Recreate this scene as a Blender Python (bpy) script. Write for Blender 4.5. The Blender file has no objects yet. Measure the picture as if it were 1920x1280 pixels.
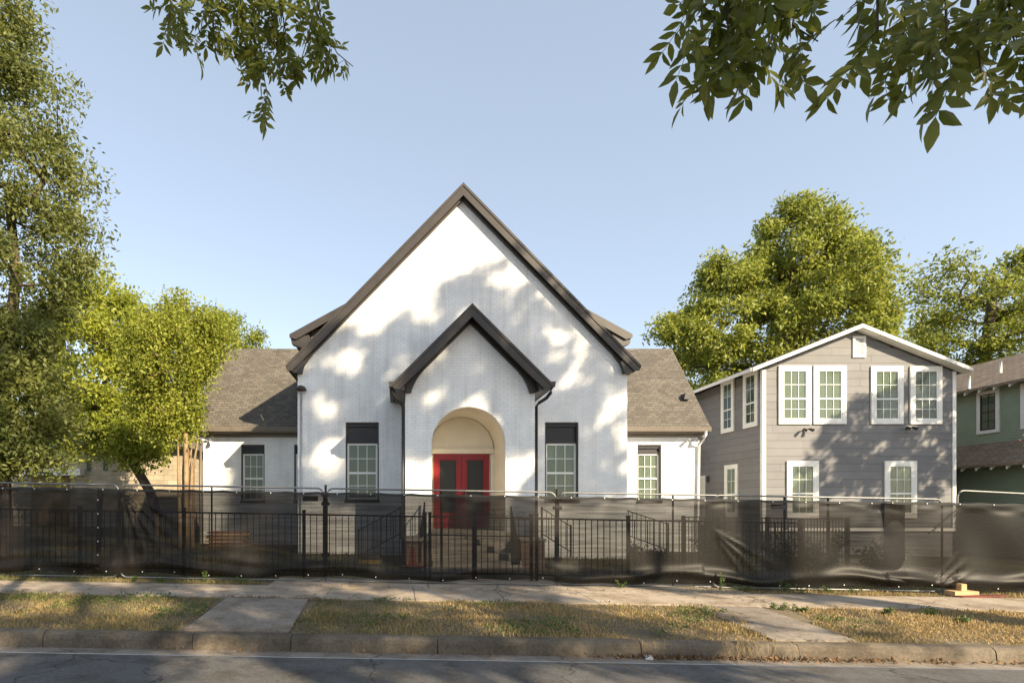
import bpy, math, random
import numpy as np
from mathutils import Vector, Matrix
R = math.radians
rng = np.random.default_rng(7); random.seed(7)
scene = bpy.context.scene
COL = scene.collection
# ------------------------------------------------------------------ camera, sky, sun, exposure
CAMZ = 1.8
FPX, CX, CY = 1000.0, 747.0, 950.0          # focal length and vanishing point, in pixels of the 1920 px photo
cam_d = bpy.data.cameras.new('Camera'); cam = bpy.data.objects.new('Camera', cam_d); COL.objects.link(cam)
cam_d.sensor_width = 36; cam_d.sensor_fit = 'HORIZONTAL'; cam_d.lens = 36*FPX/1920
cam_d.shift_x = (960-CX)/1920; cam_d.shift_y = (CY-640)/1920
cam_d.clip_start = 0.05; cam_d.clip_end = 3000
cam.location = (0, 0, CAMZ); cam.rotation_euler = (R(90), 0, 0)
scene.camera = cam
SUN_AZ, SUN_EL = 40.0, 29.0                 # to the right of straight-behind-the-camera
S = Vector((math.sin(R(SUN_AZ))*math.cos(R(SUN_EL)), -math.cos(R(SUN_AZ))*math.cos(R(SUN_EL)), math.sin(R(SUN_EL))))
world = bpy.data.worlds.new('World'); scene.world = world; world.use_nodes = True
wn = world.node_tree; wn.nodes.clear()
sky = wn.nodes.new('ShaderNodeTexSky'); sky.sky_type = 'NISHITA'; sky.sun_disc = False
sky.sun_elevation = R(SUN_EL); sky.sun_rotation = math.atan2(S.x, S.y)
sky.air_density = 1.0; sky.dust_density = 0.9; sky.ozone_density = 0.6; sky.altitude = 150
bg = wn.nodes.new('ShaderNodeBackground'); bg.inputs['Strength'].default_value = 0.132
wo = wn.nodes.new('ShaderNodeOutputWorld')
hs = wn.nodes.new('ShaderNodeHueSaturation'); hs.inputs['Saturation'].default_value = .74; wn.links.new(sky.outputs[0], hs.inputs['Color'])
hz = wn.nodes.new('ShaderNodeMix'); hz.data_type = 'RGBA'; hz.inputs[0].default_value = .5; hz.inputs[7].default_value = (1.62, 1.92, 2.28, 1)   # even summer haze
wn.links.new(hs.outputs[0], hz.inputs[6]); wn.links.new(hz.outputs[2], bg.inputs['Color']); wn.links.new(bg.outputs[0], wo.inputs['Surface'])
sd = bpy.data.lights.new('Sun', 'SUN'); sun = bpy.data.objects.new('Sun', sd); COL.objects.link(sun)
sd.energy = 4.7; sd.angle = R(0.5); sd.color = (1.0, 0.83, 0.58)
sun.rotation_euler = S.to_track_quat('Z', 'Y').to_euler(); sun.location = (20, -20, 30)
scene.view_settings.view_transform = 'Standard'; scene.view_settings.look = 'None'
scene.view_settings.exposure = 1.32; scene.view_settings.gamma = 1.0
try: scene.view_settings.use_curve_mapping = False
except Exception: pass

def P(px, py, Y):                            # photo pixel at depth Y -> world point
    return Vector(((px-CX)*Y/FPX, Y, CAMZ+(CY-py)*Y/FPX))
SL = -0.0175                                 # the street falls to the right
def gx(x): return SL*max(-45, min(45, x))
def gz(x, y):                                # ground height
    b = np.interp(y, [-60, -4.2, 6.7, 8.9, 10.6, 13, 60], [0.25, 0.22, 0.195, 0.256, 0.284, 0.31, 0.45])
    return float(b)+gx(x)

# ------------------------------------------------------------------ materials
def newmat(name):
    m = bpy.data.materials.new(name); m.use_nodes = True
    nt = m.node_tree; nt.nodes.clear()
    out = nt.nodes.new('ShaderNodeOutputMaterial'); b = nt.nodes.new('ShaderNodeBsdfPrincipled')
    nt.links.new(b.outputs[0], out.inputs['Surface'])
    return m, nt, b, out
def nd(nt, t, **kw):
    n = nt.nodes.new(t)
    for k, v in kw.items(): setattr(n, k, v)
    return n
def coords(nt, kind='pos'):
    g = nd(nt, 'ShaderNodeNewGeometry'); return g.outputs['Position']
def noise(nt, vec, scale, detail=4, rough=.55):
    n = nd(nt, 'ShaderNodeTexNoise'); n.inputs['Scale'].default_value = scale
    n.inputs['Detail'].default_value = detail; n.inputs['Roughness'].default_value = rough
    nt.links.new(vec, n.inputs['Vector']); return n.outputs['Fac']
def ramp(nt, fac, stops):
    r = nd(nt, 'ShaderNodeValToRGB'); e = r.color_ramp.elements
    while len(e) < len(stops): e.new(.5)
    for k, (p, c) in enumerate(stops): e[k].position = p; e[k].color = (*c, 1)
    nt.links.new(fac, r.inputs[0]); return r.outputs[0]
def bump(nt, b, h, strength, dist=.01):
    n = nd(nt, 'ShaderNodeBump'); n.inputs['Strength'].default_value = strength; n.inputs['Distance'].default_value = dist
    nt.links.new(h, n.inputs['Height']); nt.links.new(n.outputs[0], b.inputs['Normal'])
def mixc(nt, fac, a, c, mode='MIX'):
    n = nd(nt, 'ShaderNodeMix', data_type='RGBA', blend_type=mode)
    for sock, v in ((n.inputs[0], fac), (n.inputs[6], a), (n.inputs[7], c)):
        if hasattr(v, 'is_linked'): nt.links.new(v, sock)
        elif isinstance(v, tuple): sock.default_value = (*v, 1)
        else: sock.default_value = v
    return n.outputs[2]
def paint(name, c, rough=.55, var=.12, scale=3.0, bmp=.05, metal=0.0, objvar=0.0, spec=.4):
    m, nt, b, out = newmat(name); p = coords(nt)
    f = noise(nt, p, scale, 5); lo = tuple(v*(1-var) for v in c); hi = tuple(min(1, v*(1+var)) for v in c)
    colr = ramp(nt, f, [(.3, lo), (.7, hi)])
    if objvar:
        oi = nd(nt, 'ShaderNodeObjectInfo')
        k = nd(nt, 'ShaderNodeMapRange'); k.inputs[3].default_value = 1-objvar; k.inputs[4].default_value = 1+objvar
        nt.links.new(oi.outputs['Random'], k.inputs[0])
        v = nd(nt, 'ShaderNodeVectorMath', operation='SCALE'); nt.links.new(colr, v.inputs[0]); nt.links.new(k.outputs[0], v.inputs['Scale'])
        colr = v.outputs[0]
    nt.links.new(colr, b.inputs['Base Color'])
    b.inputs['Roughness'].default_value = rough; b.inputs['Metallic'].default_value = metal
    b.inputs['Specular IOR Level'].default_value = spec
    if bmp: bump(nt, b, noise(nt, p, 60, 3), bmp)
    return m
def uvz(nt, mode):                           # wall / roof coordinates: along the wall, and height
    s = nd(nt, 'ShaderNodeSeparateXYZ'); nt.links.new(coords(nt), s.inputs[0])
    c = nd(nt, 'ShaderNodeCombineXYZ')
    if mode == 'wall':
        a = nd(nt, 'ShaderNodeMath', operation='ADD'); nt.links.new(s.outputs[0], a.inputs[0]); nt.links.new(s.outputs[1], a.inputs[1])
        nt.links.new(a.outputs[0], c.inputs[0])
    else: nt.links.new(s.outputs[0 if mode == 'x' else 1], c.inputs[0])
    nt.links.new(s.outputs[2], c.inputs[1]); return c.outputs[0]
def brickmat(name, c1, c2, cm, w, h, mort, mode='wall', rough=.6, bs=.5, bd=.006, var=.1, offset=.5):
    m, nt, b, out = newmat(name); v = uvz(nt, mode)
    t = nd(nt, 'ShaderNodeTexBrick'); t.offset = offset
    t.inputs['Scale'].default_value = 1; t.inputs['Brick Width'].default_value = w; t.inputs['Row Height'].default_value = h
    t.inputs['Mortar Size'].default_value = mort; t.inputs['Mortar Smooth'].default_value = .3; t.inputs['Bias'].default_value = 0
    for k, c in (('Color1', c1), ('Color2', c2), ('Mortar', cm)): t.inputs[k].default_value = (*c, 1)
    nt.links.new(v, t.inputs['Vector'])
    n1 = noise(nt, coords(nt), 1.3, 6, .65)
    mp_ = nd(nt, 'ShaderNodeMapping'); mp_.inputs['Scale'].default_value = (3.5, 3.5, .22); nt.links.new(coords(nt), mp_.inputs[0])
    g = ramp(nt, n1, [(.25, (1-var,)*3), (.75, (1+var*.4,)*3)])
    g = mixc(nt, 1.0, g, ramp(nt, noise(nt, mp_.outputs[0], 1.0, 6, .7), [(.32, (.86, .85, .83)), (.52, (1,)*3)]), 'MULTIPLY')
    nt.links.new(mixc(nt, 1.0, t.outputs['Color'], g, 'MULTIPLY'), b.inputs['Base Color'])
    b.inputs['Roughness'].default_value = rough
    inv = nd(nt, 'ShaderNodeMath', operation='SUBTRACT'); inv.inputs[0].default_value = 1; nt.links.new(t.outputs['Fac'], inv.inputs[1])
    ad = nd(nt, 'ShaderNodeMath', operation='MULTIPLY_ADD'); nt.links.new(noise(nt, coords(nt), 45, 4), ad.inputs[0]); ad.inputs[1].default_value = .35
    nt.links.new(inv.outputs[0], ad.inputs[2]); bump(nt, b, ad.outputs[0], bs, bd)
    return m
def leafmat(name, ca, cb, transl=.35, rough=.5):
    m, nt, b, out = newmat(name)
    at = nd(nt, 'ShaderNodeAttribute', attribute_name='tint')
    c = mixc(nt, at.outputs['Fac'], ca, cb)
    nt.links.new(c, b.inputs['Base Color']); b.inputs['Roughness'].default_value = rough; b.inputs['Specular IOR Level'].default_value = .35
    tr = nd(nt, 'ShaderNodeBsdfTranslucent')
    nt.links.new(mixc(nt, .5, c, tuple(min(1, v*1.5) for v in cb)), tr.inputs['Color'])
    mx = nd(nt, 'ShaderNodeMixShader'); mx.inputs[0].default_value = transl
    nt.links.new(b.outputs[0], mx.inputs[1]); nt.links.new(tr.outputs[0], mx.inputs[2]); nt.links.new(mx.outputs[0], out.inputs['Surface'])
    return m
def groundmat(name, stops, s1, s2, rough=.9, bs=.4, bd=.01, speck=0):
    m, nt, b, out = newmat(name); p = coords(nt)
    c = ramp(nt, noise(nt, p, s1, 6, .6), stops)
    f = ramp(nt, noise(nt, p, s2, 3, .7), [(.3, (.72,)*3), (.7, (1.2,)*3)])
    nt.links.new(mixc(nt, 1.0, c, f, 'MULTIPLY'), b.inputs['Base Color']); b.inputs['Roughness'].default_value = rough
    b.inputs['Specular IOR Level'].default_value = .25
    bump(nt, b, noise(nt, p, s2, 4), bs, bd); return m
M = {}
M['brick'] = brickmat('white_painted_brick', (.85, .85, .84), (.80, .805, .81), (.66, .67, .68), .215, .0765, .006, var=.15)
M['cream'] = paint('cream_paint_warm_bounce', (.76, .71, .60), .6, .06, 2)  # cream trim; on the white arch reveal it carries warm bounced light
M['shingle_x'] = brickmat('shingles_brown', (.094, .083, .070), (.144, .127, .106), (.047, .042, .036), .24, .105, .009, 'x', .9, .8, .012, .22, .37)
M['shingle_y'] = brickmat('shingles_brown_side', (.094, .083, .070), (.144, .127, .106), (.047, .042, .036), .24, .105, .009, 'y', .9, .8, .012, .22, .37)
M['shingle_g'] = brickmat('shingles_tan', (.24, .18, .13), (.33, .255, .19), (.10, .075, .055), .24, .075, .008, 'y', .9, .8, .012, .2, .37)
M['black'] = paint('black_trim_paint', (.040, .034, .030), .42, .2, 2.5, .04)
M['panel'] = paint('black_window_panel', (.022, .022, .025), .5, .15, 3, .04)
M['gutter'] = paint('bronze_gutter', (.16, .135, .11), .45, .12, 3, .03)
M['white'] = paint('white_vinyl', (.80, .80, .78), .45, .04, 2, .02)
M['whitetrim'] = paint('white_trim_board', (.79, .77, .73), .55, .06, 3, .04)
M['red'] = paint('red_door_paint', (.23, .008, .013), .4, .12, 3, .04)
M['iron'] = paint('black_iron', (.012, .012, .012), .45, .2, 10, .04)
M['galv'] = paint('galvanised_steel', (.20, .20, .195), .5, .2, 14, .06, metal=.75)
M['clamp'] = paint('dark_steel_clamp', (.05, .05, .05), .5, .2, 9, .05, metal=.4)
M['gray'] = paint('gray_fibre_siding', (.188, .186, .19), .75, .07, 1.6, .12, objvar=.07)
M['sheath'] = paint('dark_sheathing', (.13, .125, .125), .9, .1)
M['green'] = paint('green_lap_siding', (.27, .325, .235), .7, .08, 1.5, .06)
M['stone'] = brickmat('limestone', (.46, .38, .27), (.36, .30, .21), (.30, .25, .18), .55, .28, .012, 'wall', .85, .6, .02, .25)
M['concrete'] = groundmat('concrete', [(.25, (.26, .222, .18)), (.5, (.345, .30, .25)), (.75, (.42, .37, .31))], .9, 38, bs=.25)
def crackmat(name, stops):
    m = groundmat(name, stops, .8, 34, bs=.3); nt = m.node_tree; b = [n for n in nt.nodes if n.type == 'BSDF_PRINCIPLED'][0]
    src = b.inputs['Base Color'].links[0].from_socket; p = coords(nt)
    ns = nd(nt, 'ShaderNodeTexNoise'); ns.inputs['Scale'].default_value = 2.2; ns.inputs['Detail'].default_value = 5; nt.links.new(p, ns.inputs['Vector'])
    ad = nd(nt, 'ShaderNodeVectorMath', operation='MULTIPLY_ADD'); nt.links.new(ns.outputs['Color'], ad.inputs[0]); ad.inputs[1].default_value = (.7,)*3; nt.links.new(p, ad.inputs[2])
    vo = nd(nt, 'ShaderNodeTexVoronoi', feature='DISTANCE_TO_EDGE'); vo.inputs['Scale'].default_value = .38; nt.links.new(ad.outputs[0], vo.inputs['Vector'])
    f = ramp(nt, vo.outputs['Distance'], [(.0, (.28,)*3), (.0055, (1,)*3)])
    st = ramp(nt, noise(nt, p, 2.6, 6, .7), [(.34, (.62, .58, .52)), (.55, (1,)*3)])
    nt.links.new(mixc(nt, 1., mixc(nt, 1., src, f, 'MULTIPLY'), st, 'MULTIPLY'), b.inputs['Base Color']); return m
M['concrete'] = crackmat('sidewalk_concrete', [(.25, (.27, .22, .168)), (.5, (.355, .295, .23)), (.75, (.43, .365, .29))])
M['concrete2'] = crackmat('walkway_concrete', [(.25, (.18, .152, .122)), (.5, (.235, .20, .165)), (.75, (.29, .25, .205))])
M['kerb'] = groundmat('kerb_concrete', [(.30, (.055, .042, .030)), (.5, (.12, .098, .072)), (.76, (.19, .158, .12))], 1.6, 30, bs=.45)
M['asphalt'] = groundmat('asphalt', [(.25, (.092, .088, .086)), (.75, (.128, .122, .117))], .7, 160, bs=.7, bd=.006)
M['asphalt'] = crackmat('worn_asphalt', [(.25, (.090, .086, .083)), (.75, (.135, .128, .122))])
M['soil'] = groundmat('dry_soil', [(.3, (.085, .066, .042)), (.5, (.15, .118, .075)), (.75, (.20, .16, .10))], 1.2, 26, bs=.7, bd=.02)
M['lawn'] = groundmat('yard_ground', [(.3, (.035, .042, .018)), (.55, (.06, .062, .028)), (.75, (.12, .09, .052))], .6, 18, bs=.6, bd=.02)
M['bark'] = groundmat('bark', [(.3, (.055, .042, .032)), (.7, (.13, .10, .075))], 5, 30, bs=.9, bd=.02)
M['barkpale'] = groundmat('crape_bark', [(.3, (.17, .115, .065)), (.7, (.38, .27, .155))], 3, 14, bs=.3, bd=.01)
M['wood'] = paint('raw_timber', (.52, .33, .17), .75, .2, 9, .15)
M['redwood'] = paint('red_painted_boards', (.13, .03, .022), .7, .25, 6, .1)
M['yellow'] = paint('yellow_paint', (.28, .19, .04), .6, .2, 6, .1)
M['slate'] = paint('dark_plate', (.045, .047, .05), .5, .2, 6, .05)
M['bluewhite'] = paint('pale_plate', (.45, .48, .53), .6, .15, 6, .05)
M['gray_roof'] = paint('grey_roof', (.14, .135, .13), .9, .15, 5, .2)
M['brownpaint'] = paint('ochre_panel', (.21, .14, .05), .7, .12, 4, .05)
M['cheek'] = brickmat('brown_brick', (.17, .10, .07), (.13, .08, .06), (.2, .18, .15), .21, .075, .008)
M['step'] = groundmat('step_concrete', [(.3, (.20, .18, .155)), (.7, (.34, .31, .27))], 2, 40, bs=.2)
M['blind'] = paint('white_blinds', (.72, .72, .66), .7, .05, 2, 0)
M['elm'] = leafmat('elm_leaves', (.075, .105, .034), (.22, .23, .055), .42)
M['yellowleaf'] = leafmat('yellow_green_leaves', (.16, .20, .026), (.37, .39, .055), .43)
M['crape'] = leafmat('crape_leaves', (.17, .205, .03), (.36, .38, .06), .42)
M['bigtree'] = leafmat('hackberry_leaves', (.10, .14, .024), (.34, .36, .06), .40)
M['pecanfar'] = leafmat('far_pecan_leaves', (.09, .125, .02), (.28, .30, .045), .42)
M['pecan'] = leafmat('pecan_leaflets', (.055, .085, .012), (.17, .18, .03), .48, .4)
M['dryleaf'] = leafmat('dry_leaves', (.11, .062, .03), (.26, .155, .075), .15, .8)
M['grass'] = leafmat('verge_grass', (.065, .085, .026), (.40, .285, .13), .25, .8)
M['weed'] = leafmat('weed_leaves', (.05, .09, .02), (.12, .16, .04), .3, .6)
M['shrub'] = leafmat('shrub_leaves', (.025, .04, .012), (.07, .085, .022), .25, .6)
M['pink'] = leafmat('pink_blossom', (.45, .16, .15), (.55, .27, .24), .3, .7)
def glass(name, tint, mixf, base):
    m, nt, b, out = newmat(name)
    b.inputs['Base Color'].default_value = (*base, 1); b.inputs['Roughness'].default_value = .06; b.inputs['Specular IOR Level'].default_value = .9
    bump(nt, b, noise(nt, coords(nt), 1.6, 2), .05, .05)
    t = nd(nt, 'ShaderNodeBsdfTransparent'); t.inputs[0].default_value = (*tint, 1)
    mx = nd(nt, 'ShaderNodeMixShader'); mx.inputs[0].default_value = mixf
    nt.links.new(t.outputs[0], mx.inputs[1]); nt.links.new(b.outputs[0], mx.inputs[2]); nt.links.new(mx.outputs[0], out.inputs['Surface'])
    return m
M['glass'] = glass('window_glass', (.88, .93, .865), .34, (.03, .045, .035))
M['doorglass'] = glass('pebbled_door_glass', (.12, .12, .11), .86, (.03, .032, .028))
b_ = [n for n in M['doorglass'].node_tree.nodes if n.type == 'BSDF_PRINCIPLED'][0]; b_.inputs['Roughness'].default_value = .38; b_.inputs['Specular IOR Level'].default_value = .35
def screenmat():
    m, nt, b, out = newmat('black_mesh_fabric'); p = coords(nt)
    b.inputs['Base Color'].default_value = (.0080, .0062, .0047, 1); b.inputs['Roughness'].default_value = .5
    b.inputs['Specular IOR Level'].default_value = .20
    t = nd(nt, 'ShaderNodeBsdfTransparent')
    w = nd(nt, 'ShaderNodeTexNoise'); w.inputs['Scale'].default_value = 1.0; w.inputs['Detail'].default_value = 3
    mp = nd(nt, 'ShaderNodeMapping'); mp.inputs['Scale'].default_value = (1.2, 1.2, 22)
    nt.links.new(p, mp.inputs[0]); nt.links.new(mp.outputs[0], w.inputs['Vector'])
    r = nd(nt, 'ShaderNodeMapRange'); r.inputs[1].default_value = .3; r.inputs[2].default_value = .7
    r.inputs[3].default_value = .84; r.inputs[4].default_value = .93; nt.links.new(w.outputs['Fac'], r.inputs[0])
    mx = nd(nt, 'ShaderNodeMixShader'); nt.links.new(r.outputs[0], mx.inputs[0])
    nt.links.new(t.outputs[0], mx.inputs[1]); nt.links.new(b.outputs[0], mx.inputs[2]); nt.links.new(mx.outputs[0], out.inputs['Surface'])
    return m
M['screen'] = screenmat()

# ------------------------------------------------------------------ mesh helpers
ORG = {}
def tag(o, label=None, cat=None, group=None, kind=None):
    for k, v in (('label', label), ('category', cat), ('group', group), ('kind', kind)):
        if v: o[k] = v
    return o
def thing(name, label, cat, loc, group=None):
    o = bpy.data.objects.new(name, None); COL.objects.link(o); o.empty_display_size = .2
    o.location = loc; ORG[o] = Vector(loc); return tag(o, label, cat, group)
def link(name, me, parent=None, loc=None):
    o = bpy.data.objects.new(name, me); COL.objects.link(o)
    po = ORG[parent] if parent else Vector((0, 0, 0))
    w = Vector(loc) if loc is not None else po.copy()
    if parent: o.parent = parent
    o.location = w-po; ORG[o] = w; return o
class MB:
    def __init__(s): s.v = []; s.f = []
    def add(s, vs, fs):
        n = len(s.v); s.v += [tuple(v) for v in vs]; s.f += [tuple(i+n for i in f) for f in fs]; return s
    def box(s, x0, x1, y0, y1, z0, z1):
        x0, x1 = sorted((x0, x1)); y0, y1 = sorted((y0, y1)); z0, z1 = sorted((z0, z1))
        return s.add([(x0,y0,z0),(x1,y0,z0),(x1,y1,z0),(x0,y1,z0),(x0,y0,z1),(x1,y0,z1),(x1,y1,z1),(x0,y1,z1)],
                     [(0,3,2,1),(4,5,6,7),(0,1,5,4),(1,2,6,5),(2,3,7,6),(3,0,4,7)])
    def prism(s, poly, axis, a0, a1):        # poly in the two other axes, extruded a0..a1
        def pt(p, a): return (a, p[0], p[1]) if axis == 'x' else ((p[0], a, p[1]) if axis == 'y' else (p[0], p[1], a))
        n = len(poly); ar = sum(poly[i][0]*poly[(i+1) % n][1]-poly[(i+1) % n][0]*poly[i][1] for i in range(n))
        if ar < 0: poly = poly[::-1]
        flip = axis == 'y'
        vs = [pt(p, a0) for p in poly]+[pt(p, a1) for p in poly]
        fs = [tuple(range(n))[::-1], tuple(range(n, 2*n))]+[(i, (i+1) % n, (i+1) % n+n, i+n) for i in range(n)]
        if flip: fs = [f[::-1] for f in fs]
        return s.add(vs, fs)
    def tube(s, pts, r, n=8, r2=None):
        pts = [Vector(p) for p in pts]; k = len(pts); rings = []
        for i, p in enumerate(pts):
            d = (pts[min(i+1, k-1)]-pts[max(i-1, 0)]).normalized()
            a = Vector((0, 0, 1)) if abs(d.z) < .9 else Vector((1, 0, 0))
            u = d.cross(a).normalized(); w = d.cross(u)
            rr = r if r2 is None else r+(r2-r)*i/max(1, k-1)
            rings.append([p+(u*math.cos(2*math.pi*j/n)+w*math.sin(2*math.pi*j/n))*rr for j in range(n)])
        vs = [q for g in rings for q in g]; fs = []
        for i in range(k-1):
            for j in range(n): fs.append((i*n+j, i*n+(j+1) % n, (i+1)*n+(j+1) % n, (i+1)*n+j))
        fs += [tuple(range(n)), tuple((k-1)*n+j for j in range(n))[::-1]]
        return s.add(vs, fs)
    def build(s, name, mat, parent=None, loc=None, smooth=False):
        o = Vector(loc) if loc is not None else (ORG[parent] if parent else Vector((0, 0, 0)))
        me = bpy.data.meshes.new(name); me.from_pydata([tuple(Vector(v)-o) for v in s.v], [], s.f)
        me.materials.append(M[mat] if isinstance(mat, str) else mat)
        if smooth:
            for p in me.polygons: p.use_smooth = True
        me.update(); return link(name, me, parent, o)
def struct(name, mb, mat, smooth=False): return tag(mb.build(name, mat, None, None, smooth), kind='structure')
def fastmesh(name, verts, faces, mat, tint=None, smooth=False):
    me = bpy.data.meshes.new(name); verts = np.asarray(verts, np.float32); faces = np.asarray(faces, np.int32)
    k = faces.shape[1]; me.vertices.add(len(verts)); me.vertices.foreach_set('co', verts.ravel())
    me.loops.add(faces.size); me.loops.foreach_set('vertex_index', faces.ravel())
    me.polygons.add(len(faces)); me.polygons.foreach_set('loop_start', np.arange(0, faces.size, k, dtype=np.int32))
    try: me.polygons.foreach_set('loop_total', np.full(len(faces), k, np.int32))
    except Exception: pass
    if smooth: me.polygons.foreach_set('use_smooth', np.ones(len(faces), bool))
    me.materials.append(M[mat])
    if tint is not None:
        a = me.attributes.new('tint', 'FLOAT', 'POINT'); a.data.foreach_set('value', np.asarray(tint, np.float32))
    me.update(calc_edges=True); me.validate(); return me
def unit(a): return a/np.maximum(1e-9, np.linalg.norm(a, axis=1, keepdims=True))
def leafcloud(name, c, L, W, mat, parent, droop=.35, tint=None, org=None):
    n = len(c); d = rng.normal(size=(n, 3)); d[:, 2] -= droop; d = unit(d)
    s = unit(np.cross(d, rng.normal(size=(n, 3)))); nn = np.cross(d, s)
    L = (L*(.65+.7*rng.random(n)))[:, None]; W = W*L
    v = np.stack([c, c+d*L*.5+s*W*.5+nn*W*.18, c+d*L, c+d*L*.5-s*W*.5+nn*W*.18], 1).reshape(-1, 3)
    i = np.arange(n)*4; f = np.concatenate([np.stack([i, i+1, i+2], 1), np.stack([i, i+2, i+3], 1)])
    if tint is None: tint = rng.random(n)
    o = np.array(ORG[parent]) if parent else np.zeros(3)
    return link(name, fastmesh(name, v-o, f, mat, np.repeat(tint, 4)), parent)
def inpoly(pts, poly):
    x, y = pts[:, 0], pts[:, 1]; r = np.zeros(len(pts), bool); j = len(poly)-1
    for i in range(len(poly)):
        xi, yi = poly[i]; xj, yj = poly[j]
        c = ((yi > y) != (yj > y)) & (x < (xj-xi)*(y-yi)/(yj-yi+1e-12)+xi); r ^= c; j = i
    return r
def edgedist(pts, poly):
    d = np.full(len(pts), 1e9)
    for i in range(len(poly)):
        a = np.array(poly[i-1], float); b = np.array(poly[i], float); ab = b-a
        t = np.clip(((pts-a)@ab)/(ab@ab+1e-9), 0, 1); d = np.minimum(d, np.linalg.norm(pts-(a+t[:, None]*ab), axis=1))
    return d
def polysample(poly, n):
    a = np.array(poly, float); lo, hi = a.min(0), a.max(0); out = np.zeros((0, 2))
    while len(out) < n:
        p = lo+(hi-lo)*rng.random((n*3, 2)); out = np.concatenate([out, p[inpoly(p, poly)]])
    return out[:n]
def crownclumps(poly, Y, n, depth):          # clump centres filling a crown with that outline as seen from the street
    p = polysample(poly, n); e = edgedist(p, poly)*Y/FPX
    h = np.minimum(np.maximum(e*1.15, .35), depth)
    y = Y+(rng.random(n)*2-1)*h
    # the outline is taken at depth Y; points off that depth keep their real X and Z
    return np.stack([(p[:, 0]-CX)*Y/FPX, y, CAMZ+(CY-p[:, 1])*Y/FPX], 1)
def skeleton(parent, starts, clumps, mat, r0, tip=.012, step=.55, name='trunk', stemmin=0.):
    pos = []; par = []; ns0 = sum(len(q) for q in starts)
    for chain in starts:
        prev = chain[0][1] if isinstance(chain[0], tuple) and chain[0][0] == 'node' else -1
        for p in chain:
            if isinstance(p, tuple) and p[0] == 'node': continue
            pos.append(np.array(p, float)); par.append(prev); prev = len(pos)-1
    base = np.array(pos[0]); order = np.argsort(np.linalg.norm(clumps-pos[-1], axis=1)); ends = []
    for k in order:
        c = clumps[k]; A = np.array(pos); d = np.linalg.norm(A-c, axis=1)
        d = d+np.maximum(0, A[:, 2]-c[2])*.8+(A[:, 2] < base[2]+.25*(c[2]-base[2]))*2.5
        j = int(np.argmin(d)); a = A[j]; L = np.linalg.norm(c-a); m = max(1, int(L/step)); prev = j
        bend = rng.normal(size=3)*.10*L
        for q in range(1, m+1):
            t = q/m; pos.append(a+(c-a)*t+bend*math.sin(math.pi*t)+np.array([0, 0, -.06*L*math.sin(math.pi*t)])); par.append(prev); prev = len(pos)-1
        ends.append(prev)
    w = np.zeros(len(pos)); 
    for e in ends: w[e] += 1
    for i in range(len(pos)-1, -1, -1):
        if par[i] >= 0: w[par[i]] += max(w[i], .3)
    rad = np.maximum(tip, r0*(np.maximum(w, .3)/max(w.max(), 1))**.5)
    if stemmin:
        L0 = len(starts[0]); rad[:ns0] = np.maximum(rad[:ns0], stemmin*np.tile(np.linspace(1.15, .35, L0), len(starts)))
    V = []; F = []; ns = 6; ang = np.arange(ns)*2*math.pi/ns
    for i in range(len(pos)):
        if par[i] < 0: continue
        a, b = pos[par[i]], pos[i]; d = b-a; l = np.linalg.norm(d)
        if l < 1e-4: continue
        d = d/l; u = np.cross(d, [0.3, .2, 1] if abs(d[2]) < .9 else [1, 0, 0]); u /= np.linalg.norm(u); ww = np.cross(d, u)
        ra = min(rad[par[i]], rad[i]*1.5); n = len(V)*1
        ring = np.cos(ang)[:, None]*u+np.sin(ang)[:, None]*ww
        b2 = b+d*min(rad[i]*.4, .05)
        V.extend(list(a+ring*ra)+list(b2+ring*rad[i]))
        F.extend([(n+j, n+(j+1) % ns, n+ns+(j+1) % ns, n+ns+j) for j in range(ns)])
    return link(name, fastmesh(name, np.array(V)-np.array(ORG[parent]), F, mat, smooth=True), parent)
def tree(name, label, base, stems, clumps, per, cr, L, W, leaf, bark='bark', r0=.25, group=None, tintbias=0., droop=.35, flat=.75, stemmin=0.):
    t = thing(name, label, 'tree', base, group)
    skeleton(t, stems, clumps, bark, r0, stemmin=stemmin)
    n = len(clumps); idx = np.repeat(np.arange(n), per)
    r = cr*(.6+.8*rng.random(n)); o = np.clip(rng.normal(size=(len(idx), 3)), -1.6, 1.6)*.5*r[idx][:, None]; o[:, 2] *= flat
    ct = rng.random(n)
    tint = np.clip(.55*ct[idx]+.45*rng.random(len(idx))+tintbias, 0, 1)
    leafcloud('crown', clumps[idx]+o, L, W, leaf, t, droop, tint); return t

# ------------------------------------------------------------------ ground, road, pavement
xs = [-900, -300, -120, -60, -45]+list(np.arange(-30, 31, 3.0))+[45, 60, 120, 300, 900]
ys = [6.69, 7.3, 8.0, 8.9, 9.7, 10.6, 12, 13, 16, 20, 26, 35, 60, 150, 400, 1200]
def sheet(name, xs, ys, zf, mat):
    mb = MB(); nx = len(xs)
    mb.add([(x, y, zf(x, y)) for y in ys for x in xs], [(j*nx+i, j*nx+i+1, (j+1)*nx+i+1, (j+1)*nx+i) for j in range(len(ys)-1) for i in range(nx-1)])
    return struct(name, mb, mat)
sheet('ground', xs, ys[5:], lambda x, y: gz(x, y)-.03, 'lawn')
sheet('verge', xs, ys[:6], lambda x, y: gz(x, y)-.015, 'soil')
sheet('far_verge', xs, [-900, -300, -60, -20, -8, -3.6], lambda x, y: gz(x, y)-.02, 'soil')
def roadz(x, y): return gx(x)+.02+.09*math.cos(min(1, abs(y-1.3)/5.0)*math.pi/2)
sheet('road', xs, [-3.6, -2.5, -1, 0, 1.3, 2.6, 4, 5.2, 6.24], roadz, 'asphalt')
sheet('gutter', xs, [6.24, 6.56], lambda x, y: gx(x)+.026-(y-6.24)*.06, 'concrete2')
kerb = thing('kerb', None, None, (0, 6.6, 0)); kerb['kind'] = 'structure'
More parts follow.
